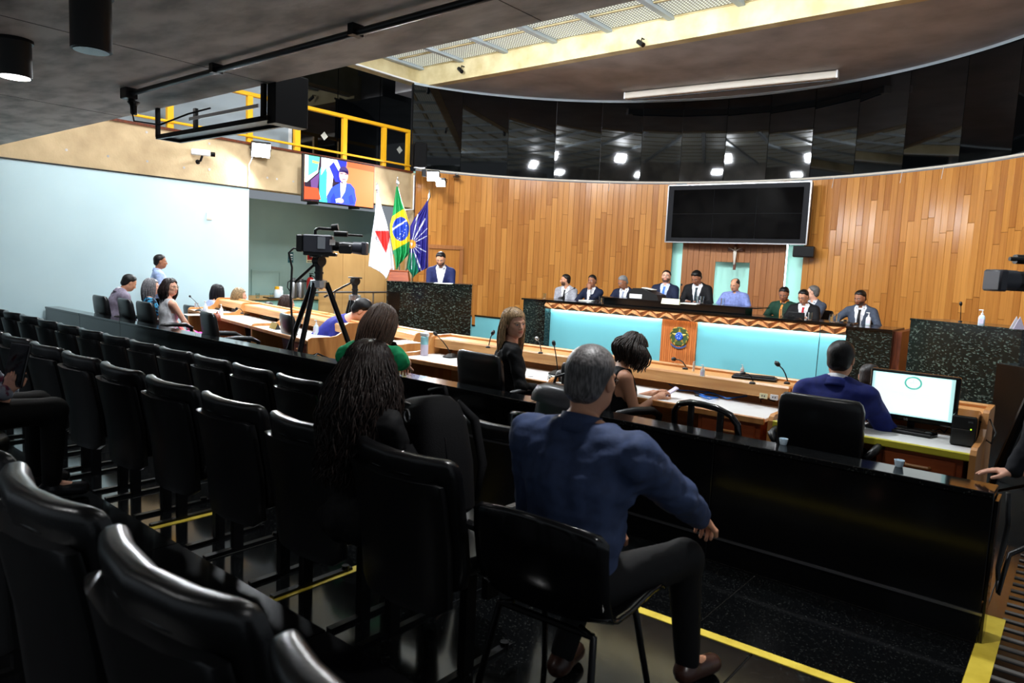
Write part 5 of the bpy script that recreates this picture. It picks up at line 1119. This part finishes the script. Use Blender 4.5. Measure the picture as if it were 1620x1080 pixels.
# ================================================================ flags
def flag(name, left, right, ytop, bot, D, colour, mats_, pole, label, folds=3, amp=.05):
    """cloth hanging from a pole; outline measured in the view, hung at real distance D with real folds"""
    t = empty(name, atd(pole[1][0], pole[1][1], D+.1), label, 'flag'); o = t.location.copy()
    lx = lambda y: float(np.interp(y, [q[0] for q in left], [q[1] for q in left])); rx = lambda y: float(np.interp(y, [q[0] for q in right], [q[1] for q in right]))
    def pxy(u, v):
        yb = float(np.interp(u, [q[0] for q in bot], [q[1] for q in bot])); y = ytop+(yb-ytop)*v; return lx(y)+(rx(y)-lx(y))*u, y
    def pos(u, v):
        x, y = pxy(u, v); w_ = atd(x, y, D+amp*(.25+v)*math.sin(u*folds*2*PI+v*2.2)); return w_-o
    nu, nv = 64, 120; mb = MB(); mb.grid(pos, nu, nv, flip=True)
    mb.mi = [colour(*pxy((i+.5)/(nu-1), (j+.5)/(nv-1))) for j in range(nv-1) for i in range(nu-1)]
    c = mb.build('cloth', mats_, t, smooth=True); md = c.modifiers.new('thickness', 'SOLIDIFY'); md.thickness = .004; md.offset = 0
    MB().tube([atd(*pole[0], D+.06)-o, Vector((0, 0, 0))], .014, 8).build('pole', MT['metal'], t)
    q = atd(*pole[0], D+.06)-o; MB().lathe([(.012, -.02), (.03, .0), (.028, .04), (.012, .09), (.004, .14)], 10, Matrix.Translation(q)).build('finial', MT['chrome'], t, smooth=40)
    return t, o, D
def intri(x, y, tr):
    s = [(tr[i][0]-x)*(tr[(i+1) % 3][1]-y)-(tr[(i+1) % 3][0]-x)*(tr[i][1]-y) for i in range(3)]; return all(k >= 0 for k in s) or all(k <= 0 for k in s)
for nm, c in dict(f_white=(232, 234, 242), f_red=(204, 40, 36), f_green=(0, 140, 70), f_yellow=(246, 206, 20), f_blue=(26, 64, 176), f_navy=(34, 28, 122), f_teal=(10, 120, 88), f_gold=(236, 170, 60), f_ink=(60, 60, 66)).items(): mat(nm, c, .6)
g = lambda *n_: [MT[k] for k in n_]
DF = 13.6
tri = [(592.5, 365), (619, 365), (611, 401)]
fA, oA, dA = flag('state_flag', [(306, 596), (340, 593), (380, 587), (410, 584), (421, 583), (441, 600)], [(306, 598), (330, 604.5), (350, 611), (370, 616), (400, 621), (425, 624), (441, 614)], 306, [(0, 421), (.75, 441), (1, 427)], DF,
    lambda x, y: 1 if intri(x, y, tri) else 0, g('f_white', 'f_red'), ((596, 300), (626, 436)), 'white state flag with red triangle and Latin motto, leftmost of the three flags', 3, .04)
def fb(x, y):
    up = 343+(x-619)*(-14/22.); lw = 396+(x-622)*(-14/25.)
    if not (up < y < lw): return 0
    dx, dy = (x-634)/13.2, (y-362)/19.
    if dx*dx+dy*dy < 1:
        yb = 363-(x-623)*.66
        if abs(y-yb+1.5) < 1.6: return 3
        for sx, sy in ((636, 366), (633.5, 370), (641, 363), (640, 368), (639, 372), (629, 376), (632, 377), (630, 379), (643, 357), (637, 374)):
            if (x-sx)**2+(y-sy)**2 < .55: return 3
        return 2
    return 1
fB, oB, dB = flag('national_flag', [(295, 627), (340, 621), (356, 617), (372, 617.5), (392, 621), (412, 625), (426, 627)], [(295, 629.5), (320, 636), (335, 642), (352, 647), (372, 648.5), (400, 647), (412, 641), (426, 630)], 295, [(0, 426), (.4, 426), (1, 404)], DF-.15, fb, g('f_green', 'f_yellow', 'f_blue', 'f_white'), ((628.5, 290), (632, 436)), 'green and yellow national flag with blue globe, middle one of the three flags', 3, .05)
def fcx(x, y):
    dx, dy = x-651, y-386; r_ = math.hypot(dx, dy); a = math.degrees(math.atan2(-dy, dx))
    if r_ < 7: return 2 if (r_ > 3.2 or not intri(x, y, [(649, 384), (653.5, 384), (651.2, 389)])) else 1
    for ra, wd_, ln in ((78, 4, 48), (62, 4.2, 46), (28, 4.5, 28), (-10, 5, 14), (-28, 4, 26), (-48, 4, 20), (-70, 3.5, 48), (-90, 3, 40), (45, 2, 36)):
        if abs((a-ra+180) % 360-180) < wd_*(1-.75*r_/ln) and r_ < ln: return 1
    if y > 400 and x < 653+(y-395)*.29: return 3
    return 0
fC, oC, dC = flag('city_flag', [(318, 675.5), (330, 668), (346, 655), (358, 649), (400, 647), (415, 644), (424, 643), (441, 652)], [(318, 677), (350, 677.5), (424, 677), (434, 665), (441, 655)], 318, [(0, 424), (.3, 441), (.62, 434), (.7, 431), (1, 423)], DF-.05, fcx, g('f_navy', 'f_white', 'f_gold', 'f_teal'), ((679, 312), (640, 436)), 'dark blue city flag with white rays and green field, rightmost of the three flags', 4, .05)
def text_on(par, o, D, s, size, x, y, ang, m_):
    cu = bpy.data.curves.new('lettering', 'FONT'); cu.body = s; cu.size = size; cu.extrude = 0; tmp = bpy.data.objects.new('lettering', cu); COL.objects.link(tmp)
    dg = bpy.context.evaluated_depsgraph_get(); me = bpy.data.meshes.new_from_object(tmp.evaluated_get(dg)); bpy.data.objects.remove(tmp)
    ca, sa = math.cos(ang), math.sin(ang)
    for v in me.vertices:
        px_, py_ = v.co.x, -v.co.y; v.co = atd(x+px_*ca-py_*sa, y+px_*sa+py_*ca, D-.075)-o
    link('lettering', me, m_, par)
text_on(fA, oA, dA, 'QUAE SERA', 4.6, 594.5, 363.5, R(0), MT['f_ink']); text_on(fA, oA, dA, 'LIBERTAS', 5, 592, 372.5, R(66), MT['f_ink'])
q = atd(632, 441, DF-.1); t = empty('flag_stand', (q.x, q.y, -.2), 'reddish wooden stand box holding the three flags', 'flag stand', R(42))
hz = atd(632, 429, DF-.1).z+.2
superloft(MB(), [(0, 0, 0, .2, .16), (0, 0, .02, .21, .17), (0, 0, hz-.2, .21, .17), (0, 0, hz, .17, .13)], 20, e=.15).build('box', MT['drawer_wood'], t); MB().box((0, 0, hz+.01), (.36, .28, .02)).build('lid', MT['drawer_wood'], t)
# ================================================================ video cameras
def camcorder(loc, rz, label, sc=1.):
    t = empty('video_camera', loc, label, 'video camera', rz)       # points along +X
    k = lambda b_, nm, m_, **kw: b_.build(nm, MT[m_], t, **kw)
    G = MT
    mat('cam_body', (58, 60, 70), .45) if 'cam_body' not in MT else None
    k(MB().box((-.02, 0, .1), (.27, .11, .17), b=.012), 'body', 'cam_body'); k(MB().box((-.185, 0, .1), (.06, .1, .16), b=.01), 'battery', 'plastic_black')
    k(MB().box((.02, -.058, .11), (.07, .008, .11)), 'side_panel', 'metal'); k(MB().box((.12, -.058, .12), (.05, .006, .05)), 'label_print', 'white')
    k(MB().box((.0, 0, .005), (.3, .09, .03), b=.006), 'shoulder_pad', 'plastic_black')
    k(MB().tube([(-.05, 0, .18), (-.05, 0, .225), (-.02, 0, .245), (.14, 0, .24), (.17, 0, .2)], .015, 8), 'handle', 'plastic_black', smooth=True)
    k(MB().cyl((.1, 0, .255), (.16, 0, .265), .032, 14).cyl((.14, -.08, .2), (.26, -.08, .2), .027, 14), 'viewfinder', 'plastic_black', smooth=40)
    k(MB().cyl((.17, .05, .2), (.38, .05, .195), .012, 10), 'microphone', 'plastic_black', smooth=40)
    k(MB().cyl((.12, 0, .09), (.2, 0, .085), .045, 18).cyl((.2, 0, .085), (.3, 0, .08), .05, 18), 'lens', 'plastic_black', smooth=40)
    k(MB().cyl((.3, 0, .08), (.42, 0, .075), .055, 18, r2=.062).box((.41, 0, .075), (.05, .15, .12), b=.01), 'lens_hood', 'cam_body', smooth=40)
    k(MB().box((.24, -.06, .06), (.12, .04, .08), b=.01), 'zoom_grip', 'plastic_black')
    t.scale = (sc, sc, sc); return t
def tripod(loc, z, feet, label, pan=None, sc=1.):
    t = empty('tripod', loc, label, 'tripod')
    MB().box((0, 0, z-.02), (.2, .1, .02), b=.004).cyl((0, 0, z-.03), (0, 0, z-.13), .05, 14).cyl((-.05, 0, z-.07), (.05, 0, z-.07), .055, 14).build('fluid_head', MT['plastic_black'], t, smooth=40)
    MB().cyl((0, 0, z-.13), (0, 0, z-.28), .04, 14).cyl((0, 0, z-.18), (0, 0, z-.2), .048, 14).build('bowl', MT['plastic_black'], t, smooth=40)
    MB().lathe([(.06, z-.36), (.085, z-.34), (.085, z-.27), (.05, z-.26)], 12).build('spider', MT['metal'], t)
    zs = (z-.3)*.45
    for fx, fy in feet:
        f0 = Vector((fx*.13, fy*.13, z-.29)); f1 = Vector((fx, fy, .0)); mid = f0.lerp(f1, .55)
        l = MB().tube([f0, mid], .028, 8).tube([mid, f1+Vector((0, 0, .02))], .02, 8).build('leg', MT['metal_black'], t, smooth=40)
        MB().tube([f1+Vector((0, 0, .03)), f1], .022, 8).build('foot', MT['plastic_black'], l); MB().box(tuple(mid), (.05, .05, .05), b=.01).build('clamp', MT['plastic_black'], l)
        MB().tube([(0, 0, zs), f0.lerp(f1, .68)], .009, 6).build('spreader', MT['metal_black'], t)
    if pan: MB().tube([(0, 0, z-.06), pan], [.014, .016], 8).build('pan_bar', MT['plastic_black'], t)
    return t
q = aty(505, 402, 4.42); tp = tripod((q.x, q.y, 0), q.z, ((-.62, -.16), (.08, -.42), (.42, .42)), 'tall black tripod with the video camera in the aisle', (-.2, -.15, q.z-.3))
camcorder((q.x+.02, q.y, q.z-.005), YAW+R(4), 'dark shoulder video camera on the tripod in the aisle, aimed at the rostrum', 1.1)
t = thing(MB().tube([(q.x-.14, q.y-.13, q.z+.04), (q.x-.2, q.y-.17, q.z+.05), (q.x-.24, q.y-.2, q.z+.0), (q.x-.21, q.y-.18, q.z-.15), (q.x-.2, q.y-.2, q.z-.45), (q.x-.16, q.y-.2, q.z-.75), (q.x-.13, q.y-.22, q.z-.95), (q.x-.1, q.y-.25, .4), (q.x-.12, q.y-.2, .0)], .011, 6).build('camera_cable', MT['plastic_black'], smooth=True), 'black cable hanging from the video camera in the aisle', 'cable')
q = atd(562, 437, 10.2); tripod((q.x, q.y, -.2), q.z+.2, ((-.3, -.2), (.1, -.33), (.3, .2)), 'smaller black tripod without camera near the plywood partition', (-.38, -.25, q.z-.12))
# operator's camera at the right edge
q = atd(1692, 440, 3.75); camcorder((q.x, q.y, q.z-.1), YAW+PI, 'black video camera with long lens entering at the right edge', .95)
tt = tripod((q.x, q.y, 0), q.z-.13, ((-.35, .25), (.35, .3), (.1, -.4)), 'black tripod at the right edge behind the parapet')
thing(MB().tube([(-.21, 3.95, .66), (-.2, 4.0, .5), (-.215, 3.95, .3), (-.2, 3.88, .2), (-.18, 4.0, .36), (.1, 4.2, .55)], .012, 6).build('cable_loop', MT['plastic_black'], smooth=True), 'black cable looped at the right end of the parapet', 'cable')
# ================================================================ small things on desks
ZW, ZL = .719, .8775
def mic(bx, by, z, hx, hy, label, back=.06, flat=True, m_='plastic_black'):
    b0 = atz(bx, by, z); hd_ = aty(hx, hy, b0.y+back)-b0; t = empty('gooseneck_microphone', b0, label, 'microphone', 0, 'gooseneck microphones')
    if flat: superloft(MB(), [(0, 0, 0, .055, .07), (0, 0, .012, .055, .07), (0, .01, .03, .035, .04), (0, .015, .038, .02, .02)], 16, e=.5).build('base', MT['plastic_black'], t, smooth=40)
    else: MB().lathe([(.022, 0), (.02, .01), (.01, .016)], 12).build('base', MT['plastic_black'], t)
    a = Vector((0, .01, .02)); mid = a.lerp(hd_, .55)+Vector((0, .0, .02))
    MB().tube([a, a.lerp(mid, .5)+Vector((0, 0, .008)), mid, hd_], .0045, 6).build('gooseneck', MT['metal_black'], t, smooth=True)
    d = (hd_-mid).normalized(); MB().tube([hd_-d*.012, hd_, hd_+d*.02, hd_+d*.036], [.008, .016, .017, .009], 10).build('capsule', MT[m_], t, smooth=True)
mic(713, 565, ZW, 690, 529, 'gooseneck microphone with flat base right of the pastel dispenser', -.05)
mic(881, 592, ZW, 876.5, 545, 'gooseneck microphone with flat base beside the blonde woman in black', .02)
mic(855, 559, ZL, 850, 536, 'gooseneck microphone with pale capsule behind the blonde woman', .1, False, 'steel')
mic(1084, 584, ZL, 1067, 568, 'gooseneck microphone on the ledge in front of the coat of arms', .1, False)
mic(1190, 607, ZL, 1177, 591, 'gooseneck microphone beside the keyboard on the ledge', .05, False)
mic(1245, 607, ZL, 1231.5, 577, 'gooseneck microphone at the right end of the keyboard', .05, False)
mic(317, 492, ZW, 301, 469, 'gooseneck microphone in front of the woman in the white top', .05)
mic(383, 496, ZL, 375, 488, 'gooseneck microphone between the blonde woman and the empty chair', .05, False)
mic(772, 550, ZL, 779, 528, 'thin gooseneck microphone on the ledge right of the dispenser', .05, False)
def pump(p, hgt, label, m_='pump'):
    t = empty('sanitizer_bottle', p, label, 'bottle', 0, 'sanitizer bottles'); s = hgt/.2
    superloft(MB(), [(0, 0, 0, .034*s, .024*s), (0, 0, .006*s, .037*s, .027*s), (0, 0, .1*s, .037*s, .027*s), (0, 0, .125*s, .028*s, .02*s), (0, 0, .135*s, .014*s, .014*s)], 16, e=.6).build('bottle', MT[m_], t, smooth=40)
    MB().lathe([(.015*s, .135*s), (.015*s, .155*s), (.006*s, .158*s), (.006*s, .19*s)], 12).build('pump_neck', MT['white'], t); MB().box((-.014*s, 0, .193*s), (.05*s, .016*s, .012*s), b=.003).build('nozzle', MT['white'], t)
    MB().box((0, -.0275*s, .055*s), (.05*s, .002, .06*s)).build('label_print', MT['lilac'], t)
for px, py, z, h, lab in ((325, 497, ZW, .19, 'sanitizer bottle left of the red brown purse'), (350, 499, ZW, .16, 'sanitizer bottle behind the red brown purse'), (500, 529, ZW, .17, 'sanitizer bottle beside the tripod leg'), (1111, 595, ZL, .085, 'small sanitizer bottle on the ledge above the blue cables'), (1174, 591, ZL, .07, 'small sanitizer bottle behind the keyboard'), (1504, 643, ZL, .1, 'clear sanitizer bottle behind the monitor'), (1373, 514, .932, .2, 'sanitizer bottle at the right end of the rostrum')): pump(atz(px, py, z), h, lab)
q = aty(1552, 517, 9.25); pump(atz(1552, 515, 1.2), .17, 'clear sanitizer bottle on the granite side desk', 'gel')
p = atz(1519, 509, 1.2); mic(1519, 509, 1.2, 1520, 482, 'thin gooseneck microphone on the granite side desk', .0, False)
t = thing(MB().prism([(-.06, 0), (.06, 0), (.0, .13)], .004).build('card', MT['lilac'], None, atz(1612, 521, 1.2), R(40)), 'pale blue folded card on the granite side desk', 'card'); MB().prism([(-.06, 0), (.06, 0), (.0, .13)], .004, T(0, .05, 0)).build('rear_flap', MT['white'], t)
# tall pastel dispenser
p = atz(671, 562, ZW); t = empty('tall_dispenser', p, 'tall pastel bottle with white cross-shaped top on the desk', 'bottle')
superloft(MB(), [(0, 0, 0, .03, .03), (0, 0, .005, .033, .033), (0, 0, .1, .033, .033), (0, 0, .105, .033, .033)], 16, e=.7).build('lower_body', MT['lilac'], t, smooth=40); superloft(MB(), [(0, 0, .105, .033, .033), (0, 0, .175, .033, .033), (0, 0, .18, .028, .028)], 16, e=.7).build('upper_body', MT['aqua_bottle'], t, smooth=40)
MB().box((0, 0, .2), (.105, .035, .035), b=.008).box((0, 0, .185), (.03, .03, .02)).build('cross_top', MT['white'], t)
# desk with cables
def wire(pts, r, m_, name, label, cat='cable'): return thing(MB().tube(pts, r, 6).build(name, MT[m_], smooth=True), label, cat)
pts = [atz(x, y, ZW+.008+.012*(i % 2)) for i, (x, y) in enumerate(((1099, 620), (1118, 627), (1136, 629), (1122, 631), (1104, 624), (1121, 621), (1137, 625), (1150, 630), (1168, 628), (1182, 626)))]; wire(pts, .006, 'blue_cable', 'network_cable', 'coiled bright blue network cable on the white worktop')
pts = [atz(x, y, ZW+.008) for x, y in ((1056, 606), (1075, 617), (1117, 619), (1130, 622), (1147, 629))]; wire(pts, .004, 'blue_cable', 'network_cable', 'thin blue network cable running along the back of the worktop')
pts = [atz(x, y, ZW+.008) for x, y in ((1204, 636), (1203, 631), (1212, 630), (1226, 635))]; wire(pts, .004, 'metal_black', 'power_cable', 'short dark cable under the desk sockets')
p = atz(1105, 626, ZW); t = empty('coin_tray', p, 'small dark round puck beside the blue cable', 'puck'); MB().lathe([(.03, 0), (.032, .008), (.02, .016)], 14).build('puck', MT['metal_black'], t)
for px, lab in ((1208, 'cream power socket on the desk ledge, left of two'), (1225, 'white power socket on the desk ledge, right of two')):
    p = aty(px, 626+(px-1208)*.13, YD+.449); t = empty('desk_socket', (p.x, YD+.4505, p.z), lab, 'socket'); MB().box((0, -.004, 0), (.055, .008, .036), b=.002).build('plate', MT['paper_cream' if px < 1210 else 'white'], t); MB().box((-.008, -.009, 0), (.006, .002, .012)).box((.008, -.009, 0), (.006, .002, .012)).build('slots', MT['plastic_black'], t)
def keyboard(p, rz, label, L=.44, z=0):
    t = empty('keyboard', p, label, 'keyboard', rz); MB().box((0, 0, .01), (L, .15, .018), b=.004).build('base', MT['plastic_black'], t)
    me = MB().box((0, 0, 0), (.017, .017, .007), b=.002).build('keycap', MT['metal_black'], me=True)
    for r_ in range(5):
        for c in range(20): link('key', me, MT['metal_black'], t, (-L/2+.025+c*(L-.05)/19, .05-r_*.024, .022))
a_, b_ = atz(1159, 596, ZL), atz(1229, 603, ZL); keyboard((a_+b_)/2, math.atan2(b_.y-a_.y, b_.x-a_.x), 'black keyboard lying on the desk ledge above the blue cables', min((b_-a_).length, .45))
a_, b_ = atz(1418, 681, ZW), atz(1458, 688, ZW); keyboard(((a_+b_)/2)+Vector((-.05, 0.01, 0)), R(-3), 'black keyboard in front of the lit monitor', .36)
p = atz(1471, 690, ZW); t = empty('computer_mouse', p, 'black computer mouse beside the keyboard', 'mouse', R(-20)); superloft(MB(), [(0, 0, 0, .03, .05), (0, 0, .012, .032, .054), (0, 0, .026, .026, .044), (0, 0, .034, .014, .026)], 16, e=.8).build('body', MT['plastic_gloss'], t, smooth=True); MB().cyl((-.004, .03, .03), (.004, .03, .03), .007, 8).build('wheel', MT['metal_black'], t)
# monitor
pc = aty(1443, 628, 4.74); t = empty('monitor', (pc.x, 4.74, ZW), 'lit computer monitor showing a white page with a round green seal', 'monitor', R(-1)); zc_ = pc.z-ZW; mw, mh = .475, .295
MB().box((0, .015, zc_), (mw, .035, mh), b=.008).build('housing', MT['plastic_gloss'], t)
sc_ = MB().box((-.004, -.0045, zc_+.008), (mw-.04, .004, mh-.048)).build('screen', MT['screen_teal'], t); MB().box((-.006, -.0075, zc_+.01), (mw-.075, .003, mh-.062)).build('page', MT['screen_white'], sc_)
MB().tube([(.0+.042*math.cos(a), -.0095, zc_+.085+.035*math.sin(a)) for a in np.linspace(0, 2*PI, 25)[:-1]], .0045, 4, closed=True).build('seal_ring', MT['screen_green'], sc_)
MB().tube([(.0, -.0095, zc_+.11), (.0, -.0095, zc_+.085)], .001, 4).tube([(-.02, -.0095, zc_+.083), (.02, -.0095, zc_+.088)], .001, 4).build('seal_figure', MT['screen_line'], sc_)
for k in range(3): MB().box((-.01+.02*k, -.0095, zc_+.02-k*.012), (.2-.04*k, .001, .0018)).build('text_line', MT['screen_line'], sc_)
MB().tube([(0, .03, zc_-mh/2+.05), (0, .045, .03)], .02, 8).build('stand_neck', MT['plastic_gloss'], t); MB().lathe([(.11, 0), (.11, .008), (.03, .02)], 20, T(0, .05, 0)).build('stand_base', MT['plastic_gloss'], t); MB().box((.02, -.002, .012), (.03, .004, .005)).build('mouse_light', MT['red_led'], t)
def text_part(par, s, size, M_, m_):
    cu = bpy.data.curves.new('lettering', 'FONT'); cu.body = s; cu.size = size; cu.align_x = 'CENTER'; tmp = bpy.data.objects.new('lettering', cu); COL.objects.link(tmp)
    me = bpy.data.meshes.new_from_object(tmp.evaluated_get(bpy.context.evaluated_depsgraph_get())); bpy.data.objects.remove(tmp); me.transform(M_); return link('lettering', me, MT[m_], par)
text_part(t, 'LG', .018, T(-.02, -.0045, zc_-mh/2+.006) @ RX(R(90)), 'steel')
# battery backup box
a_, b_ = atz(1503, 703, ZW), atz(1537, 707, ZW); t = empty('power_backup', a_.lerp(b_, .5)+Vector((0, .13, 0)), 'glossy black battery backup box on the desk right of the monitor', 'power supply', R(2))
MB().box((0, 0, .085), (.12, .27, .17), b=.008).build('case', MT['plastic_gloss'], t); MB().box((0, -.136, .085), (.11, .006, .16), b=.002).box((-.01, -.142, .09), (.09, .01, .012), b=.003).build('front_panel', MT['plastic_black'], t); MB().box((.035, -.1405, .1), (.006, .003, .006)).build('green_light', emis('ups_led', (160, 230, 40), 3), t)
text_part(t, 'SMS', .014, T(.03, -.1398, .135) @ RX(R(90)), 'steel')
wire([t.location+Vector(q) for q in ((.04, .12, .1), (.1, .13, .13), (.14, .05, .07), (.13, -.02, .02), (.08, .16, .01))], .005, 'plastic_black', 'power_cable', 'black power cable looping beside the battery backup box')
wire([atz(x, y, ZW+.007) for x, y in ((1475, 683), (1487, 678), (1494, 684), (1500, 676), (1492, 670))], .004, 'plastic_black', 'mouse_cable', 'tangled black cable between mouse and battery backup')
# cups on the parapet
for px, py, lab in ((1422, 739, 'crumpled clear plastic cup on the parapet below the monitor'), (1239, 704, 'clear plastic cup on the parapet behind the royal blue suit')):
    lathe_thing('plastic_cup', (('cup', [(.016, 0), (.018, .003), (.024, .034), (.022, .034), (.016, .006)], 'gel'),), atz(px, py-1, .7015), lab, 'cup')
# left desks
p = atz(435, 520, ZW); t = empty('nameplate', p, 'gold desk nameplate on a black wedge', 'nameplate', R(-14)); MB().add([(x, y, z) for x in (-.11, .11) for y, z in ((-.035, 0), (.035, 0), (0, .075))], [(0, 2, 1), (3, 4, 5), (0, 1, 4, 3), (1, 2, 5, 4), (2, 0, 3, 5)]).build('wedge', MT['plastic_black'], t); MB().box((0, 0, 0), (.22, .004, .075), M=T(0, -.0205, .0385) @ RX(R(-25))).build('plate', MT['em_gold'], t)
p = atz(343, 508, ZW); t = empty('purse', p, 'small red brown purse on the desk', 'purse', R(-20)); superloft(MB(), [(0, 0, 0, .07, .04), (0, 0, .02, .085, .05), (0, 0, .07, .08, .045), (0, 0, .1, .05, .02)], 16, e=.7).build('body', MT['brown_bag'], t, smooth=50); MB().tube([(-.06, -.02, .08), (-.09, -.07, .05), (-.1, -.12, .01), (-.11, -.16, .0)], .004, 5).tube([(-.04, 0, .1), (0, .01, .13), (.04, 0, .1)], .006, 6).build('strap', MT['brown_bag'], t, smooth=True)
p = atz(309, 486, ZL); thing(MB().box((0, 0, .03), (.12, .004, .06)).box((0, .03, .03), (.12, .004, .06)).build('place_card', MT['white'], None, p, R(-20)), 'white folded place card on the ledge by the woman in white', 'card')
for px, py, lab in ((306, 498, 'white sheets on the desk by the woman in the white top'), (640, 541, 'white sheets on the rear row worktop behind the girl in green')):
    t = thing(MB().box((0, 0, .002), (.3, .21, .004)).build('paper_sheets', MT['paper'], None, atz(px, py, ZW), R(-15)), lab, 'paper'); MB().box((.02, .01, .005), (.29, .2, .002), M=RZ(R(6))).build('top_sheet', MT['white'], t)
# handbag with metal ring and calculator by the blonde woman
p = atz(893, 603, ZW); t = empty('handbag', p, 'black handbag with silver ring on the desk beside the blonde woman', 'bag', R(-10)); superloft(MB(), [(0, 0, 0, .07, .05), (0, 0, .03, .085, .06), (0, 0, .07, .07, .05), (0, 0, .09, .04, .03)], 16, e=.7).build('body', MT['leather'], t, smooth=50); MB().tube([(-.09+.03*math.cos(a), -.07, .01+.026*math.sin(a)) for a in np.linspace(0, 2*PI, 15)[:-1]], .004, 5, closed=True).build('ring', MT['chrome'], t)
p = atz(880, 600, ZW); t = empty('pocket_calculator', p, 'small dark calculator on the desk edge beside the handbag', 'calculator', R(-12)); MB().box((0, 0, .006), (.12, .07, .012), b=.003).build('body', MT['metal_black'], t); MB().box((-.03, 0, .013), (.04, .05, .002)).build('display', MT['steel'], t)
p = atz(1097, 587, ZL); thing(MB().lathe([(.009, 0), (.009, .06), (.006, .062), (.006, .075)], 10).build('marker', MT['white'], None, p), 'white marker standing on the ledge in front of the coat of arms', 'marker')
# ---- things on the rostrum
ZR, ZP = .967, 1.097
def cup(px, py, z, lab): lathe_thing('water_glass', (('glass', [(.028, 0), (.03, .006), (.036, .12), (.033, .12), (.028, .01)], 'glass'),), atz(px, py, z), lab, 'glass', 'water glasses on the rostrum')
for px, py, z, lab in ((861, 473, ZR, 'at the far left end of the rostrum'), (950, 478, ZR, 'beside the man with the hand on his chin'), (1058, 472, ZP, 'in front of the man with the blue tie'), (1103, 479, ZP, 'in front of the man in the black suit, left of two'), (1110, 479, ZP, 'in front of the man in the black suit, right of two'), (1143, 483, ZP, 'in front of the president'), (1237, 500, ZR, 'in front of the scout uniform'), (1281, 506, ZR, 'beside the tablet'), (1325, 509, ZR, 'near the outstretched hand'), (1315, 509, ZR, 'just left of the outstretched hand')): cup(px, py, z, 'water glass ' + lab)
p = atz(992, 473, ZP); t = empty('equipment_case', (p.x+.1, 11.95, ZP), 'black equipment case with a white label on the president table', 'case'); MB().prism([(-.3, 0), (.35, 0), (.3, .1), (.0, .2), (-.2, .2), (-.3, .1)], .35, T(0, -.2, 0)).build('case', MT['plastic_black'], t); MB().box((-.13, -.203, .05), (.26, .004, .08)).build('label_print', MT['white'], t); MB().box((.02, -.02, .205), (.22, .2, .01), M=RY(R(8))).build('paper_on_top', MT['paper'], t)
a_, b_ = atz(1046, 480, ZP), atz(1076, 482, ZP); t = empty('table_sign', (a_+b_)/2, 'blank cream table sign in front of the man with the blue tie', 'sign'); MB().prism([(-.03, 0), (.03, 0), (0, .09)], (b_-a_).length, RZ(R(-90)) @ T(0, -(b_-a_).length/2, 0)).build('board', MT['paper_cream'], t)
for px, py, z, lab in ((1088, 481, ZP, 'papers in front of the man in the black suit'), (1345, 509, ZR-.035, 'papers in front of the man in the grey suit at the right end'), (925, 476, ZR, 'papers in front of the man with the hand on his chin'), (972, 479, ZR, 'papers under the hands of the grey haired man')):
    t = thing(MB().box((0, 0, .008), (.28, .2, .016)).build('paper_stack', MT['paper'], None, atz(px, py, z)+Vector((0, .08, 0)), R(8)), lab, 'paper'); MB().box((.02, 0, .018), (.27, .2, .003), M=RZ(R(7))).build('top_sheet', MT['white'], t)
mic(888, 472, ZR, 908, 456, 'gooseneck microphone in front of the light grey suit', .1, True); mic(1077, 478, ZP, 1078, 451, 'gooseneck microphone between blue tie and black suit', .2, False); mic(945, 477, ZR, 934, 470, 'low microphone unit in front of the navy suit', .05, True); mic(1262, 506, ZR, 1256, 500, 'low microphone unit in front of the tablet', .05, True); mic(1345, 514, .932, 1338, 507, 'low microphone unit in front of the outstretched arm', .05, True)
wire([aty(1298, 513, 11.42), aty(1297, 530, 11.42), aty(1294, 560, 11.55), aty(1290, 600, 11.6)], .006, 'plastic_black', 'hanging_cable', 'thin black cable hanging down the turquoise rostrum front')
# podium top
p = atz(700, 449, 1.252); t = thing(MB().box((0, 0, .004), (.3, .2, .008)).build('speech_paper', MT['paper'], None, p+Vector((-.12, .14, 0)), R(40)), 'speech papers on the granite podium', 'paper'); MB().box((.02, .01, .009), (.29, .19, .002), M=RZ(R(5))).build('top_sheet', MT['white'], t)
